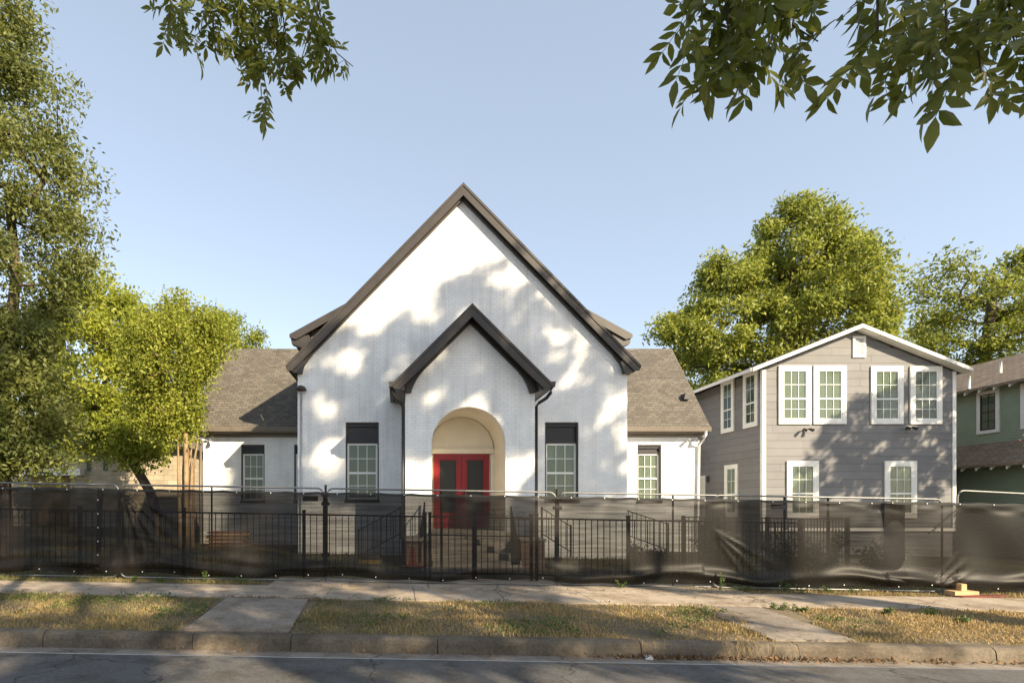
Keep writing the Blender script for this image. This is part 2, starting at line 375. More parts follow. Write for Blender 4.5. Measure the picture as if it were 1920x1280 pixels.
kx = [-13, -10.2, -7.3, -4.36, -2.53, -1.32, .48, 2.98, 4.92, 7.34, 10.3, 13.2, 16.5]
prof = [(6.53, -.05), (6.545, .125), (6.558, .165), (6.59, .190), (6.63, .197), (6.70, .199), (6.71, -.05)]
for a, b in zip(kx[:-1], kx[1:]):
    mb = MB(); n = len(prof); dz = random.uniform(-.006, .006); dy = random.uniform(-.006, .006)
    rings = [[(x, y+dy, z+gx(x)+dz) for y, z in prof] for x in (a+.005, b-.005)]
    mb.add(rings[0]+rings[1], [tuple(range(n)), tuple(range(2*n-1, n-1, -1))]+[(i, i+n, (i+1) % n+n, (i+1) % n) for i in range(n)])
    mb.build('kerb_section', 'kerb', kerb)
sw = thing('sidewalk', None, None, (0, 9.7, 0)); sw['kind'] = 'structure'
def slab(parent, x0, x1, y0, y1, name='slab', skew=0, lift=.012):
    g = .006; q = [(x0+g, y0+g), (x1-g, y0+g), (x1-g+skew, y1-g), (x0+g+skew, y1-g)]; l = lift+random.uniform(-.003, .003)
    mb = MB(); mb.add([(x, y, gz(x, y)+l) for x, y in q]+[(x, y, gz(x, y)-.1) for x, y in q], [(0,1,2,3),(0,4,5,1),(1,5,6,2),(2,6,7,3),(3,7,4,0)])
    return mb.build(name, 'concrete2' if parent is not sw else 'concrete', parent)
x = -13.4
while x < 16:
    w = 1.52; slab(sw, x, x+w, 8.85, 10.05); 
    if -2.9 < x < 5.2: slab(sw, x+.3, x+.3+w, 10.05, 11.1)
    x += w
wk = thing('walkway', None, None, (0, 7.8, 0)); wk['kind'] = 'structure'
slab(wk, -2.72, -1.38, 6.76, 8.78, skew=-.1); slab(wk, 4.75, 5.85, 6.76, 8.8, skew=.1)
for k in range(2): slab(wk, .55, 3.45, 11.1+1.25*k, 12.35+1.25*k)
slab(wk, 12.6, 14.6, 10.05, 12.2); slab(wk, 12.8, 15.4, 12.2, 19.5)

# ------------------------------------------------------------------ generic wall frame + windows
class Fr:                                    # u along the wall, v up, n outwards
    def __init__(s, o, u, n): s.o = Vector(o); s.u = Vector(u); s.n = Vector(n)
    def pt(s, u, v, n): return s.o+s.u*u+s.n*n+Vector((0, 0, v))
    def box(s, mb, u0, u1, v0, v1, n0, n1):
        a = s.pt(u0, v0, n0); b = s.pt(u1, v1, n1); return mb.box(a.x, b.x, a.y, b.y, a.z, b.z)
PANE = {}
def window(par, fr, u0, u1, v0, v1, n=0., trim=0., cols=3, rows=2, mat='white', split=.5, blind=.95, trimmat='whitetrim', fw=.05, panel=0., curtain=False):
    """sash window; u0..v1 is the outside of the sash frame; n is the wall face"""
    mid = v0+(v1-v0)*split
    mb = MB(); d0, d1 = n+.012, n+.048
    fr.box(mb, u0, u0+fw, v0, v1, d0, d1); fr.box(mb, u1-fw, u1, v0, v1, d0, d1)
    fr.box(mb, u0+fw, u1-fw, v1-fw, v1, d0, d1); fr.box(mb, u0+fw, u1-fw, v0, v0+fw*1.2, d0, d1)
    fr.box(mb, u0+fw, u1-fw, mid-.028, mid+.028, d0, d1+.006)
    w = mb.build('window', mat, par)
    if trim:
        for a in ((u0-trim, u1+trim, v1, v1+trim), (u0-trim, u1+trim, v0-trim, v0), (u0-trim, u0, v0, v1), (u1, u1+trim, v0, v1)):
            m2 = MB(); fr.box(m2, *a, n+.002, n+.058); m2.build('trim', trimmat, w)
    for lo, hi in ((v0+fw*1.2, mid-.028), (mid+.028, v1-fw)):
        pw = (u1-u0-2*fw)/cols; ph = (hi-lo)/rows
        for i in range(cols):
            for j in range(rows):
                key = (round(pw, 3), round(ph, 3), tuple(fr.n))
                if key not in PANE:
                    m3 = MB(); g = .009
                    q = [fr.u*(-pw/2+g)+Vector((0, 0, -ph/2+g)), fr.u*(pw/2-g)+Vector((0, 0, -ph/2+g)), fr.u*(pw/2-g)+Vector((0, 0, ph/2-g)), fr.u*(-pw/2+g)+Vector((0, 0, ph/2-g))]
                    m3.add(q+[p+fr.n*.004 for p in q], [(0,3,2,1),(4,5,6,7),(0,1,5,4),(1,2,6,5),(2,3,7,6),(3,0,4,7)])
                    me = bpy.data.meshes.new('pane'); me.from_pydata([tuple(v) for v in m3.v], [], m3.f); me.materials.append(M['glass']); PANE[key] = me
                link('pane', PANE[key], w, fr.pt(u0+fw+pw*(i+.5), lo+ph*(j+.5), n+.024))
        m4 = MB()
        for i in range(1, cols): fr.box(m4, u0+fw+pw*i-.009, u0+fw+pw*i+.009, lo, hi, n+.021, n+.034)
        for j in range(1, rows): fr.box(m4, u0+fw, u1-fw, lo+ph*j-.009, lo+ph*j+.009, n+.022, n+.0345)
        if m4.v: m4.build('muntin', mat, w)
    m5 = MB(); z = v1-fw; zb = v1-(v1-v0)*blind
    if curtain:
        k = 14; us = [u0+fw+(u1-u0-2*fw)*i/k for i in range(k+1)]
        pts = [fr.pt(u, zz, n+.008+.005*(i % 2)) for zz in (zb, z) for i, u in enumerate(us)]
        m5.add(pts, [(i, i+1, k+2+i, k+1+i) for i in range(k)]); m5.build('curtain', 'blind', w)
    else:
        while z > zb:
            a, b, c, d = fr.pt(u0+fw, z, n+.007), fr.pt(u1-fw, z, n+.007), fr.pt(u1-fw, z-.046, n+.017), fr.pt(u0+fw, z-.046, n+.017)
            m5.add([a, b, c, d], [(0, 1, 2, 3)]); z -= .05
        m5.build('blind', 'blind', w)
    return w
def floodlight(par, fr, u, v, n, mat='slate', sc=1.):
    mb = MB(); fr.box(mb, u-.05, u+.05, v-.05, v+.05, n, n+.04); f = mb.build('floodlight', mat, par)
    for s in (-1, 1):
        a = fr.pt(u, v, n+.05); b = fr.pt(u+s*.11*sc, v+.03, n+.12); c = fr.pt(u+s*.19*sc, v-.05, n+.26)
        m2 = MB(); m2.tube([a, b], .018, 6); m2.tube([b, b+(c-b)*.35, c], .035, 10, .075*sc); m2.build('lamp_head', mat, f, None, True)

# ------------------------------------------------------------------ white brick church
CXM = 2.004
ch = thing('white_church', 'white painted brick church with steep black-trimmed gable and arched red-door porch', 'church', (CXM, 16.7, .25))
YF, XL, XR = 16.7, -3.156, 7.164
Fm = Fr((0, YF, 0), (1, 0, 0), (0, -1, 0))
gable = lambda x: 11.56-1.026*abs(x-CXM)
WIN = [(-1.655, -.611), (4.59, 5.64)]; WZ0, WZ1 = 2.03, 4.455
mb = MB()
def wallpoly(mb, poly, y0, y1): mb.prism(poly, 'y', y0, y1)
def col(mb, x0, x1, z0, top, y0, y1):
    k = [x0]+([CXM] if x0 < CXM < x1 else [])+[x1]
    wallpoly(mb, [(x0, z0), (x1, z0)]+[(x, top(x)) for x in k[::-1]], y0, y1)
col(mb, XL, WIN[0][0], -.1, gable, YF, YF+.3); col(mb, WIN[0][1], WIN[1][0], -.1, gable, YF, YF+.3); col(mb, WIN[1][1], XR, -.1, gable, YF, YF+.3)
for a, b in WIN:
    mb.box(a, b, YF, YF+.3, -.1, WZ0); col(mb, a, b, WZ1, gable, YF, YF+.3)
mb.box(XL, XL+.3, YF+.3, 32, -.1, 6.1); mb.box(XR-.3, XR, YF+.3, 32, -.1, 6.1)
col(mb, XL, XR, -.1, gable, 32, 32.3)
mb.build('wall', 'brick', ch)
def recess_window(par, fr, u0, u1, v0, v1, ptop, frw, n, lab=None):
    """black surround with a panel on top, white sash below; the wall has a hole"""
    mb = MB(); t = .045
    fr.box(mb, u0, u0+t, v0, v1, n-.22, n-.03); fr.box(mb, u1-t, u1, v0, v1, n-.22, n-.03)
    fr.box(mb, u0+t, u1-t, v1-t, v1, n-.22, n-.03); fr.box(mb, u0-.03, u1+.03, v0-.09, v0, n-.2, n+.03)
    c = mb.build('window_casing', 'black', par)
    m2 = MB(); fr.box(m2, u0+t, u1-t, ptop, v1-t, n-.22, n-.12)
    fr.box(m2, u0+t, u1-t, v1-t-.09, v1-t, n-.12, n-.07); fr.box(m2, u0+t, u1-t, ptop, ptop+.06, n-.12, n-.08)
    m2.build('panel', 'panel', c)
    m3 = MB(); fr.box(m3, u0+t, u1-t, v0, ptop, n-.24, n-.20); m3.build('backing', 'blind', c)
    return window(par, fr, u0+t, u1-t, v0+.01, ptop-.01, n-.17, 0, split=.47, fw=.052, curtain=True)
for a, b in WIN: recess_window(ch, Fm, a, b, WZ0, WZ1, 3.81, 0, 0)
# main roof with barge boards, frieze with flared feet, eave boxes
def roofpair(par, cxm, apex, k, dmax, y0, y1, th, mat, name='roof'):
    for s in (-1, 1):
        mb = MB(); mb.prism([(cxm, apex), (cxm+s*dmax, apex-k*dmax), (cxm+s*dmax, apex-k*dmax-th), (cxm, apex-th)], 'y', y0, y1)
        mb.build(name, mat, par)
roofpair(ch, CXM, 11.80, 1.026, 5.46, 16.47, 32.6, .13, 'shingle_y')
for s in (-1, 1):
    f = lambda d: CXM+s*d
    mb = MB(); mb.prism([(f(0), 11.69), (f(5.44), 11.69-1.026*5.44), (f(5.44), 11.69-1.026*5.44-.10), (f(5.28), 11.41-1.026*5.28), (f(0), 11.41)], 'y', 16.445, 16.49)
    mb.build('barge_board', 'black', ch)
    mb = MB(); mb.prism([(f(0), 11.79), (f(5.47), 11.79-1.026*5.47), (f(5.47), 11.69-1.026*5.47), (f(0), 11.69)], 'y', 16.425, 16.465)
    mb.build('drip_edge', 'black', ch)
    mb = MB(); mb.prism([(f(0), 11.66), (f(5.34), 11.66-1.026*5.34), (f(5.34), 11.57-1.026*5.34), (f(0), 11.57)], 'y', 16.492, 16.68)
    mb.build('soffit', 'black', ch)
    # frieze on the wall, lower end flared
    pts = [(0, 11.35), (4.306, 6.935), (4.658, 6.585), (4.85, 6.33), (4.94, 6.185), (4.985, 6.05), (4.998, 5.96), (5.153, 5.96), (5.153, 11.48-1.026*5.153), (0, 11.48)]
    mb = MB(); n = len(pts)
    top = [(d, 11.565-1.026*d) for d, z in pts[:8]]
    for i in range(7):
        a, b = pts[i], pts[i+1]; ta, tb = top[i], top[i+1]
        mb.prism([(f(a[0]), a[1]), (f(b[0]), b[1]), (f(tb[0]), max(tb[1], b[1]+.01)), (f(ta[0]), ta[1])], 'y', 16.58, 16.695)
    mb.build('frieze_board', 'black', ch)
    mb = MB(); mb.prism([(f(4.99), 5.95), (f(5.25), 5.95), (f(5.40), 6.12), (f(5.41), 6.20), (f(5.0), 6.40), (f(4.88), 6.30)], 'y', 16.495, 16.60)
    mb.build('eave_return', 'black', ch)
    mb = MB(); mb.prism([(f(5.162), 5.95), (f(5.26), 5.95), (f(5.41), 6.13), (f(5.41), 6.03+.08), (f(5.162), 6.25)], 'y', 16.72, 32)
    mb.build('eave_soffit', 'black', ch)
    # low side dormer behind the gable
    tipd, tz = 5.48, 7.34
    rz = lambda d: tz+.55*(tipd-d)
    mb = MB(); mb.prism([(f(2.7), rz(2.7)), (f(tipd), tz), (f(tipd), tz-.11), (f(2.7), rz(2.7)-.11)], 'y', 17.1, 25.2); mb.build('dormer_roof', 'shingle_y', ch)
    mb = MB(); mb.prism([(f(2.9), rz(2.9)-.02), (f(tipd+.01), tz-.015), (f(tipd+.01), tz-.12), (f(5.28), tz-.18), (f(2.9), rz(2.9)-.24)], 'y', 17.06, 17.10); mb.build('dormer_barge_board', 'black', ch)
    mb = MB(); mb.prism([(f(3.0), 7.9), (f(4.86), rz(4.86)-.12), (f(4.86), 6.5), (f(3.4), 7.9)], 'y', 17.4, 25); mb.build('dormer_wall', 'gutter', ch)
    mb = MB(); mb.prism([(f(4.87), tz-.02), (f(tipd-.02), tz-.12), (f(tipd-.05), tz-.30), (f(4.87), tz-.52)], 'y', 17.12, 17.38); mb.build('dormer_eave', 'black', ch)
# conduit with dome cap at the left corner
mb = MB(); cxx = -3.03; mb.tube([(cxx, YF-.05, .3), (cxx, YF-.05, 5.4)], .028, 8)
cd = mb.build('conduit', 'bluewhite', ch, None, True)
mb = MB(); prev = None
rings = [(0.17, 5.42), (.165, 5.47), (.13, 5.53), (.07, 5.57), (.0, 5.58)]
vs = []; fs = []
for r, z in rings: vs += [(cxx+r*math.cos(a*math.pi/8), YF-.10+r*math.sin(a*math.pi/8), z) for a in range(16)]
for i in range(4): fs += [(i*16+j, i*16+(j+1) % 16, (i+1)*16+(j+1) % 16, (i+1)*16+j) for j in range(16)]
mb.add(vs, fs+[tuple(range(15, -1, -1))]); mb.build('dome_cap', 'black', cd, None, True)
# porch
YP, PL, PR = 14.9, .194, 3.814
AX, AR, AZ = 1.96, 1.03, 3.56
pg = lambda x: 7.16-1.0*abs(x-CXM)
mb = MB(); na = 28
ax = [AX-AR*math.cos(math.pi*i/na) for i in range(na+1)]; az = [AZ+AR*math.sin(math.pi*i/na) for i in range(na+1)]
def pcol(x0, x1, z0, z1):
    tops = [(x0, pg(x0))]+([(CXM, pg(CXM))] if x0 < CXM < x1 else [])+[(x1, pg(x1))]
    mb.prism([(x0, z0), (x1, z1)]+tops[::-1], 'y', YP, YP+.3)
pcol(PL, ax[0], -.1, -.1); pcol(ax[-1], PR, -.1, -.1)
for i in range(na): pcol(ax[i], ax[i+1], az[i], az[i+1])
mb.box(PL, PL+.25, YP+.3, YF-.003, -.1, pg(PL)); mb.box(PR-.25, PR, YP+.3, YF-.003, -.1, pg(PR))
pw = mb.build('porch_wall', 'brick', ch)
mb = MB(); vs = []; ring = [(AX-AR+.002, 1.136)]+[(AX+(x-AX)*.998, z) for x, z in zip(ax, az)]+[(AX+AR-.002, 1.136)]
k = len(ring); vs = [(x, y, z) for y in (YP+.005, 16.62) for x, z in ring]
mb.add(vs, [(i, i+k, i+k+1, i+1) for i in range(k-1)]); mb.build('arch_reveal', 'cream', pw)  # white-painted reveal, warm bounce light put into its colour
nb = 46
for i in range(nb):                          # brick ring round the arch
    a0 = math.pi*(i+.04)/nb; a1 = math.pi*(i+.96)/nb
    for r0, r1 in ((AR+.012, AR+.20), (AR+.212, AR+.30)):
        m2 = MB(); m2.prism([(AX-r0*math.cos(a0), AZ+r0*math.sin(a0)), (AX-r1*math.cos(a0), AZ+r1*math.sin(a0)), (AX-r1*math.cos(a1), AZ+r1*math.sin(a1)), (AX-r0*math.cos(a1), AZ+r0*math.sin(a1))], 'y', YP-.006+random.uniform(-.002, .002), YP+.02)
        m2.build('arch_brick', 'brick', pw)
for s in (-1, 1):
    f = lambda d: CXM+s*d
    mb = MB(); mb.prism([(f(0), 7.33), (f(2.15), 5.18), (f(2.15), 5.08), (f(0), 7.21)], 'y', 14.5, 16.69); mb.build('porch_roof', 'shingle_y', ch)
    mb = MB(); mb.prism([(f(0), 7.22), (f(2.14), 5.08), (f(2.14), 5.03), (f(1.98), 4.98), (f(0), 6.96)], 'y', 14.47, 14.52); mb.build('porch_barge_board', 'black', ch)
    mb = MB(); mb.prism([(f(0), 7.32), (f(2.16), 5.17), (f(2.16), 5.07), (f(0), 7.22)], 'y', 14.45, 14.495); mb.build('drip_edge', 'black', ch)
    mb = MB(); mb.prism([(f(0), 7.20), (f(2.05), 5.15), (f(2.05), 5.09), (f(0), 7.14)], 'y', 14.53, 14.86); mb.build('soffit', 'black', ch)
    pts = [(0, 6.90), (1.30, 5.60), (1.45, 5.42), (1.56, 5.22), (1.62, 5.08), (1.65, 4.97), (1.81, 4.97)]
    mb = MB()
    for a, b in zip(pts[:-1], pts[1:]):
        mb.prism([(f(a[0]), a[1]), (f(b[0]), b[1]), (f(b[0]), max(7.12-b[0], b[1]+.02)), (f(a[0]), 7.12-a[0])], 'y', 14.80, 14.896)
    mb.build('frieze_board', 'black', ch)
    mb = MB(); mb.prism([(f(1.83), 4.97), (f(2.05), 5.02), (f(2.13), 5.06), (f(1.83), 5.32)], 'y', 14.53, 14.80); mb.build('eave_return', 'black', ch)
    mb = MB(); mb.prism([(f(1.83), 4.99), (f(2.10), 5.04), (f(2.10), 5.07), (f(1.83), 5.30)], 'y', 14.80, 16.69); mb.build('eave_soffit', 'gutter', ch)
    mb = MB(); mb.prism([(f(2.12), 5.20), (f(2.27), 5.20), (f(2.245), 5.06), (f(2.14), 5.06)], 'y', 14.46, 16.68); gt = mb.build('gutter', 'black', ch)
    mb = MB(); px_ = f(1.87); mb.tube([(f(2.19), 14.62, 5.06), (f(2.17), 14.62, 4.93), (f(2.08), 14.72, 4.80), (f(1.94), 14.93, 4.72), (px_, 15.0, 4.62), (px_, 15.0, .35)], .048, 10)
    mb.build('downspout', 'black', gt, None, True)
# door wall, tympanum, pilasters, doors
mb = MB(); mb.box(.2, 3.8, 16.645, 16.69, .3, 4.75); mb.build('vestibule_back', 'cream', ch)
tz0 = 3.60; tr = .95; tp = [(AX-tr*math.cos(math.pi*i/24), tz0+tr*math.sin(math.pi*i/24)) for i in range(25)]
mb = MB(); mb.prism(tp, 'y', 16.60, 16.64); ty = mb.build('tympanum', 'cream', ch)
for rr0, rr1 in ((tr-.02, tr+.03),):
    for i in range(24):
        a0, a1 = math.pi*i/24, math.pi*(i+1)/24; m2 = MB()
        m2.prism([(AX-r*math.cos(a), tz0+r*math.sin(a)) for r, a in ((rr0, a0), (rr1, a0), (rr1, a1), (rr0, a1))], 'y', 16.575, 16.60)
        if i == 0: mm = m2
        else: mm.add(m2.v, m2.f)
    mm.build('arch_moulding', 'cream', ty)
mb = MB(); mb.box(AX-1.02, AX+1.02, 16.54, 16.643, 3.455, 3.595); mb.box(AX-1.02, AX+1.02, 16.52, 16.54, 3.56, 3.60); mb.build('transom', 'cream', ch)
for s in (-1, 1):
    c = AX+s*1.02; mb = MB(); mb.box(c-.11, c+.11, 16.56, 16.64, 1.14, 3.44); pl = mb.build('pilaster', 'cream', ch)
    for k in range(4): m2 = MB(); m2.box(c-.085+.048*k, c-.063+.048*k, 16.545, 16.56, 1.35, 3.15); m2.build('flute', 'cream', pl)
    m2 = MB(); m2.box(c-.13, c+.13, 16.535, 16.56, 3.30, 3.38); m2.build('capital', 'cream', pl)
for s, (d0, d1) in zip((-1, 1), ((1.10, 1.955), (1.965, 2.82))):
    mb = MB(); y0, y1 = 16.575, 16.635; z0, z1 = 1.15, 3.45
    gx0, gx1, gz0, gz1 = d0+.17, d1-.15, 1.62, 3.27
    if s > 0: gx0, gx1 = d0+.15, d1-.17
    mb.box(d0, gx0, y0, y1, z0, z1); mb.box(gx1, d1, y0, y1, z0, z1); mb.box(gx0, gx1, y0, y1, z0, gz0); mb.box(gx0, gx1, y0, y1, gz1, z1)
    dr = mb.build('door', 'red', ch)
    m2 = MB(); m2.box(gx0, gx1, 16.60, 16.61, gz0, gz1); m2.build('door_glass', 'doorglass', dr)
    m2 = MB(); m2.box(gx0, gx0+.02, 16.56, 16.575, gz0, gz1); m2.box(gx1-.02, gx1, 16.56, 16.575, gz0, gz1); m2.box(gx0, gx1, 16.56, 16.575, gz1-.02, gz1); m2.build('glazing_bead', 'red', dr)
    if s > 0:
        m2 = MB(); m2.box(d0+.045, d0+.105, 16.55, 16.575, 2.18, 2.34); m2.tube([(d0+.075, 16.55, 2.12), (d0+.075, 16.50, 2.12), (d0+.16, 16.50, 2.12)], .014, 8); m2.build('door_handle', 'iron', dr)
# porch floor and steps
mb = MB(); mb.box(.95, 2.98, 14.9, 16.62, .25, 1.134); mb.build('porch_floor', 'step', ch)
for k in range(5):
    m2 = MB(); z = 1.10-.165*k; m2.box(.86, 3.10, 14.88-.30*(k+1), 14.88-.30*k, .1, z); m2.build('step', 'step', ch)
for x0, x1, zt in ((3.12, 3.72, .93), (.20, .84, .93)):
    m2 = MB(); m2.box(x0, x1, 13.55, 14.88, .1, zt); m2.build('step_cheek', 'cheek', ch)
    m2 = MB(); m2.box(x0-.03, x1+.03, 13.5, 14.885, zt+.002, zt+.07); m2.build('coping', 'step', ch)
# side wings
YW = 20.2
WL, WR = -7.39, 11.33
Fw = Fr((0, YW, 0), (1, 0, 0), (0, -1, 0))
def wing(x0, x1, wins, endx, outer):
    mb = MB(); e = [x0]+[v for w in wins for v in w]+[x1]
    for i in range(0, len(e), 2): mb.box(e[i], e[i+1], YW, YW+.3, -.15, 4.66)
    for a, b in wins: mb.box(a, b, YW, YW+.3, -.15, 2.04); mb.box(a, b, YW, YW+.3, 4.16, 4.66)
    gx_ = endx; s = -1 if outer < 0 else 1
    mb.prism([(YW+.3, -.15), (25.0, -.15), (25.0, 4.6), (22.6, 8.15), (YW+.3, 4.95)], 'x', gx_, gx_-s*.3)
    mb.build('wing_wall', 'brick', ch)
    for a, b in wins: recess_window(ch, Fw, a, b, 2.04, 4.16, 3.83, 0, 0)
    ex = gx_+s*.26; xa, xb = (ex, XL-.003) if s < 0 else (XR+.003, ex)
    for ye, in ((19.8,), (25.4,)):
        m2 = MB(); m2.prism([(ye, 4.77), (22.6, 8.50), (22.6, 8.36), (ye, 4.63)], 'x', xa, xb); m2.build('wing_roof', 'shingle_x', ch)
    m2 = MB(); m2.prism([(19.72, 4.755), (19.80, 4.755), (19.80, 4.60), (19.74, 4.60)], 'x', xa, xb); g = m2.build('wing_gutter', 'gutter', ch)
    m2 = MB(); m2.box(xa+.02, xb-.02, 19.81, 20.195, 4.56, 4.60); m2.box(xa+.02, xb-.02, 20.12, 20.196, 4.44, 4.56); m2.build('wing_soffit', 'gutter', ch)
    m2 = MB(); m2.prism([(19.8, 4.60), (22.6, 8.34), (22.6, 8.16), (20.0, 4.60)], 'x', ex-s*.01, ex-s*.05); m2.build('rake_board', 'gutter', ch)
    xd = gx_+s*.07
    m2 = MB(); m2.tube([(xd, 19.77, 4.62), (xd, 19.77, 4.48), (xd-s*.02, 19.9, 4.30), (xd-s*.06 if s > 0 else xd, 20.12, 4.12), (xd-s*.10 if s > 0 else xd, 20.14, .4)], .045, 8)
    m2.build('downspout', 'gutter' if s < 0 else 'white', g, None, True)
wing(WL, XL-.003, [(-5.96, -5.07), (-3.95, -3.3)], WL, -1)
wing(XR+.003, WR, [(9.05, 9.96)], WR, 1)
floodlight(ch, Fw, -7.20, 4.30, 0, 'bluewhite'); floodlight(ch, Fw, 11.05, 4.30, 0, 'bluewhite')
for (vx, vy, vz) in ((7.32, 20.5, 5.72), (11.12, 20.75, 6.05)):
    m2 = MB(); m2.prism([(vx-.12, vz-.1), (vx+.12, vz-.1), (vx+.1, vz+.08), (vx-.06, vz+.14)], 'y', vy-.22, vy+.2); m2.build('roof_vent', 'slate', ch)

# ------------------------------------------------------------------ grey house
gh = thing('gray_house', 'two-storey gray fibre-board house with white trim and shallow front gable', 'house', (17.2, 20, 0))
GY, GL, GR, GC = 20.0, 13.66, 20.86, 17.1
Fg = Fr((0, GY, 0), (1, 0, 0), (0, -1, 0)); Fs = Fr((GL, 0, 0), (0, -1, 0), (-1, 0, 0))
gtop = lambda x: 8.36-.4*abs(x-GC)
mb = MB(); mb.prism([(GL+.02, -.4), (GR-.02, -.4), (GR-.02, gtop(GR)-.02), (GC, gtop(GC)-.02), (GL+.02, gtop(GL)-.02)], 'y', GY+.02, 32); mb.build('wall', 'sheath', gh)
def clip_top(x0, x1, z0, z1, top):
    pts = [(x0, z0), (x1, z0)]; k = sorted({x0, x1, *([GC] if x0 < GC < x1 else []), *[x for x in (GC-(8.36-z1)/.4, GC+(8.36-z1)/.4) if x0 < x < x1]})
    up = [(x, min(z1, top(x))) for x in k]
    return pts+[p for p in up[::-1] if p[1] > z0+1e-4] if max(p[1] for p in up) > z0+.02 else None
z = -.35; row = 0; H = .29
def board_runs(a, b, mn, mx):
    out = []; x = a-random.uniform(0, mx*.6)
    while x < b:
        w = random.uniform(mn, mx); x0, x1 = max(a, x), min(b, x+w)
        if x1-x0 > .12: out.append((x0, x1))
        elif out and x1 > x0: out[-1] = (out[-1][0], x1)
        x += w
    return out
while z < 8.36:
    z1 = z+H-.008
    if not (z < .93 < z1+.1):
        for a, b in board_runs(GL+.10, GR-.10, 1.2, 3.4):
            zt = z1
            if min(gtop(a), gtop(b)) < z and not (a < GC < b):      # keep only the part under the rake
                xx = (8.36-z)/.4-.05; a2, b2 = max(a, GC-xx), min(b, GC+xx)
                if b2-a2 < .15: continue
                a, b = a2, b2
            q = clip_top(a+.002, b-.002, z, zt, gtop)
            if q is None or len(q) < 3: continue
            m2 = MB(); m2.prism(q, 'y', GY-.002+random.uniform(-.003, .002), GY+.018); m2.build('siding_board', 'gray', gh)
        if z1 < 6.85:
            for a, b in board_runs(20.10, 28.0, 1.2, 3.4):
                m2 = MB(); m2.box(GL-.002+random.uniform(-.003, .002), GL+.018, a+.002, b-.002, z, z1); m2.build('siding_board', 'gray', gh)
    z += H
for x0, x1 in ((GL-.03, GL+.10), (GR-.10, GR+.03)):
    m2 = MB(); m2.box(x0, x1, GY-.03, GY+.10, .9, gtop(x0)-.02); m2.build('corner_board', 'whitetrim', gh)
m2 = MB(); m2.box(GL-.04, GR+.04, GY-.034, GY-.001, .90, 1.02); m2.build('band_board', 'whitetrim', gh)
for s in (-1, 1):
    f = lambda d: GC+s*d
    m2 = MB(); m2.prism([(f(0), 8.56), (f(4.06), 6.936), (f(4.06), 6.83), (f(0), 8.46)], 'y', 19.66, 32.5); m2.build('roof', 'gray_roof', gh)
    m2 = MB(); m2.prism([(f(0), 8.54), (f(4.05), 6.92), (f(4.05), 6.79), (f(0), 8.405)], 'y', 19.625, 19.66); m2.build('rake_board', 'whitetrim', gh)
    m2 = MB(); m2.prism([(f(0), 8.455), (f(4.02), 6.85), (f(4.02), 6.80), (f(0), 8.40)], 'y', 19.67, 19.985); m2.build('rake_soffit', 'whitetrim', gh)
    m2 = MB(); a, b = f(4.055), f(4.10); m2.box(a, b, 19.67, 32.4, 6.80, 6.92); m2.build('fascia', 'whitetrim', gh)
GW = [(1458.5, 1519.3, 686, 795), (1524, 1585, 686, 795), (1631.5, 1691.5, 687, 795), (1704.5, 1764, 687, 795), (1474, 1533, 864, 971), (1657, 1716.5, 864, 971)]
for k, (a, b, t, bt) in enumerate(GW):
    p0 = P(a, bt, GY); p1 = P(b, t, GY); tw = .155
    window(gh, Fg, p0.x+tw, p1.x-tw, p0.z+tw, p1.z-tw, .006, tw, split=.42, blind=(.97 if k != 3 else .6), fw=.045, curtain=(k != 2))
for k, (ya, yb, t, bt) in enumerate([(22.5, 21.65, 7.04, 4.88), (21.06, 20.22, 7.04, 4.88), (22.26, 21.4, 3.53, 1.4)]):
    window(gh, Fs, -ya+.13, -yb-.13, bt+.13, t-.13, .006, .13, cols=2 if k < 2 else 2, split=.42, blind=.8 if k else .3, fw=.045, curtain=(k != 1))
m2 = MB(); Fs.box(m2, -24.35, -23.72, 1.0, 3.2, .004, .03); d = m2.build('side_door', 'whitetrim', gh)
m3 = MB(); Fs.box(m3, -24.22, -23.85, 1.05, 3.08, .03, .045); m3.build('door_leaf', 'cream', d)
m2 = MB(); Fs.box(m2, -23.55, -23.42, 2.9, 3.15, .004, .10); m2.build('wall_lamp', 'slate', gh)
a, b = P(1597.7, 670.5, GY), P(1621.7, 630.5, GY)
m2 = MB(); 
for q in ((a.x, a.x+.09, a.z, b.z), (b.x-.09, b.x, a.z, b.z), (a.x+.09, b.x-.09, b.z-.10, b.z), (a.x+.09, b.x-.09, a.z, a.z+.10)): Fg.box(m2, *q, .003, .05)
gv = m2.build('gable_vent', 'whitetrim', gh)
for k in range(9):
    m2 = MB(); zz = a.z+.12+k*.066; m2.add([Fg.pt(a.x+.09, zz+.05, .012), Fg.pt(b.x-.09, zz+.05, .012), Fg.pt(b.x-.09, zz, .042), Fg.pt(a.x+.09, zz, .042)], [(0, 1, 2, 3)]); m2.build('slat', 'whitetrim', gv)
floodlight(gh, Fg, P(1508, 806, GY).x, P(1508, 806, GY).z, .0, 'clamp', .8); floodlight(gh, Fg, P(1700, 803, GY).x, P(1700, 803, GY).z, .0, 'clamp', .8)

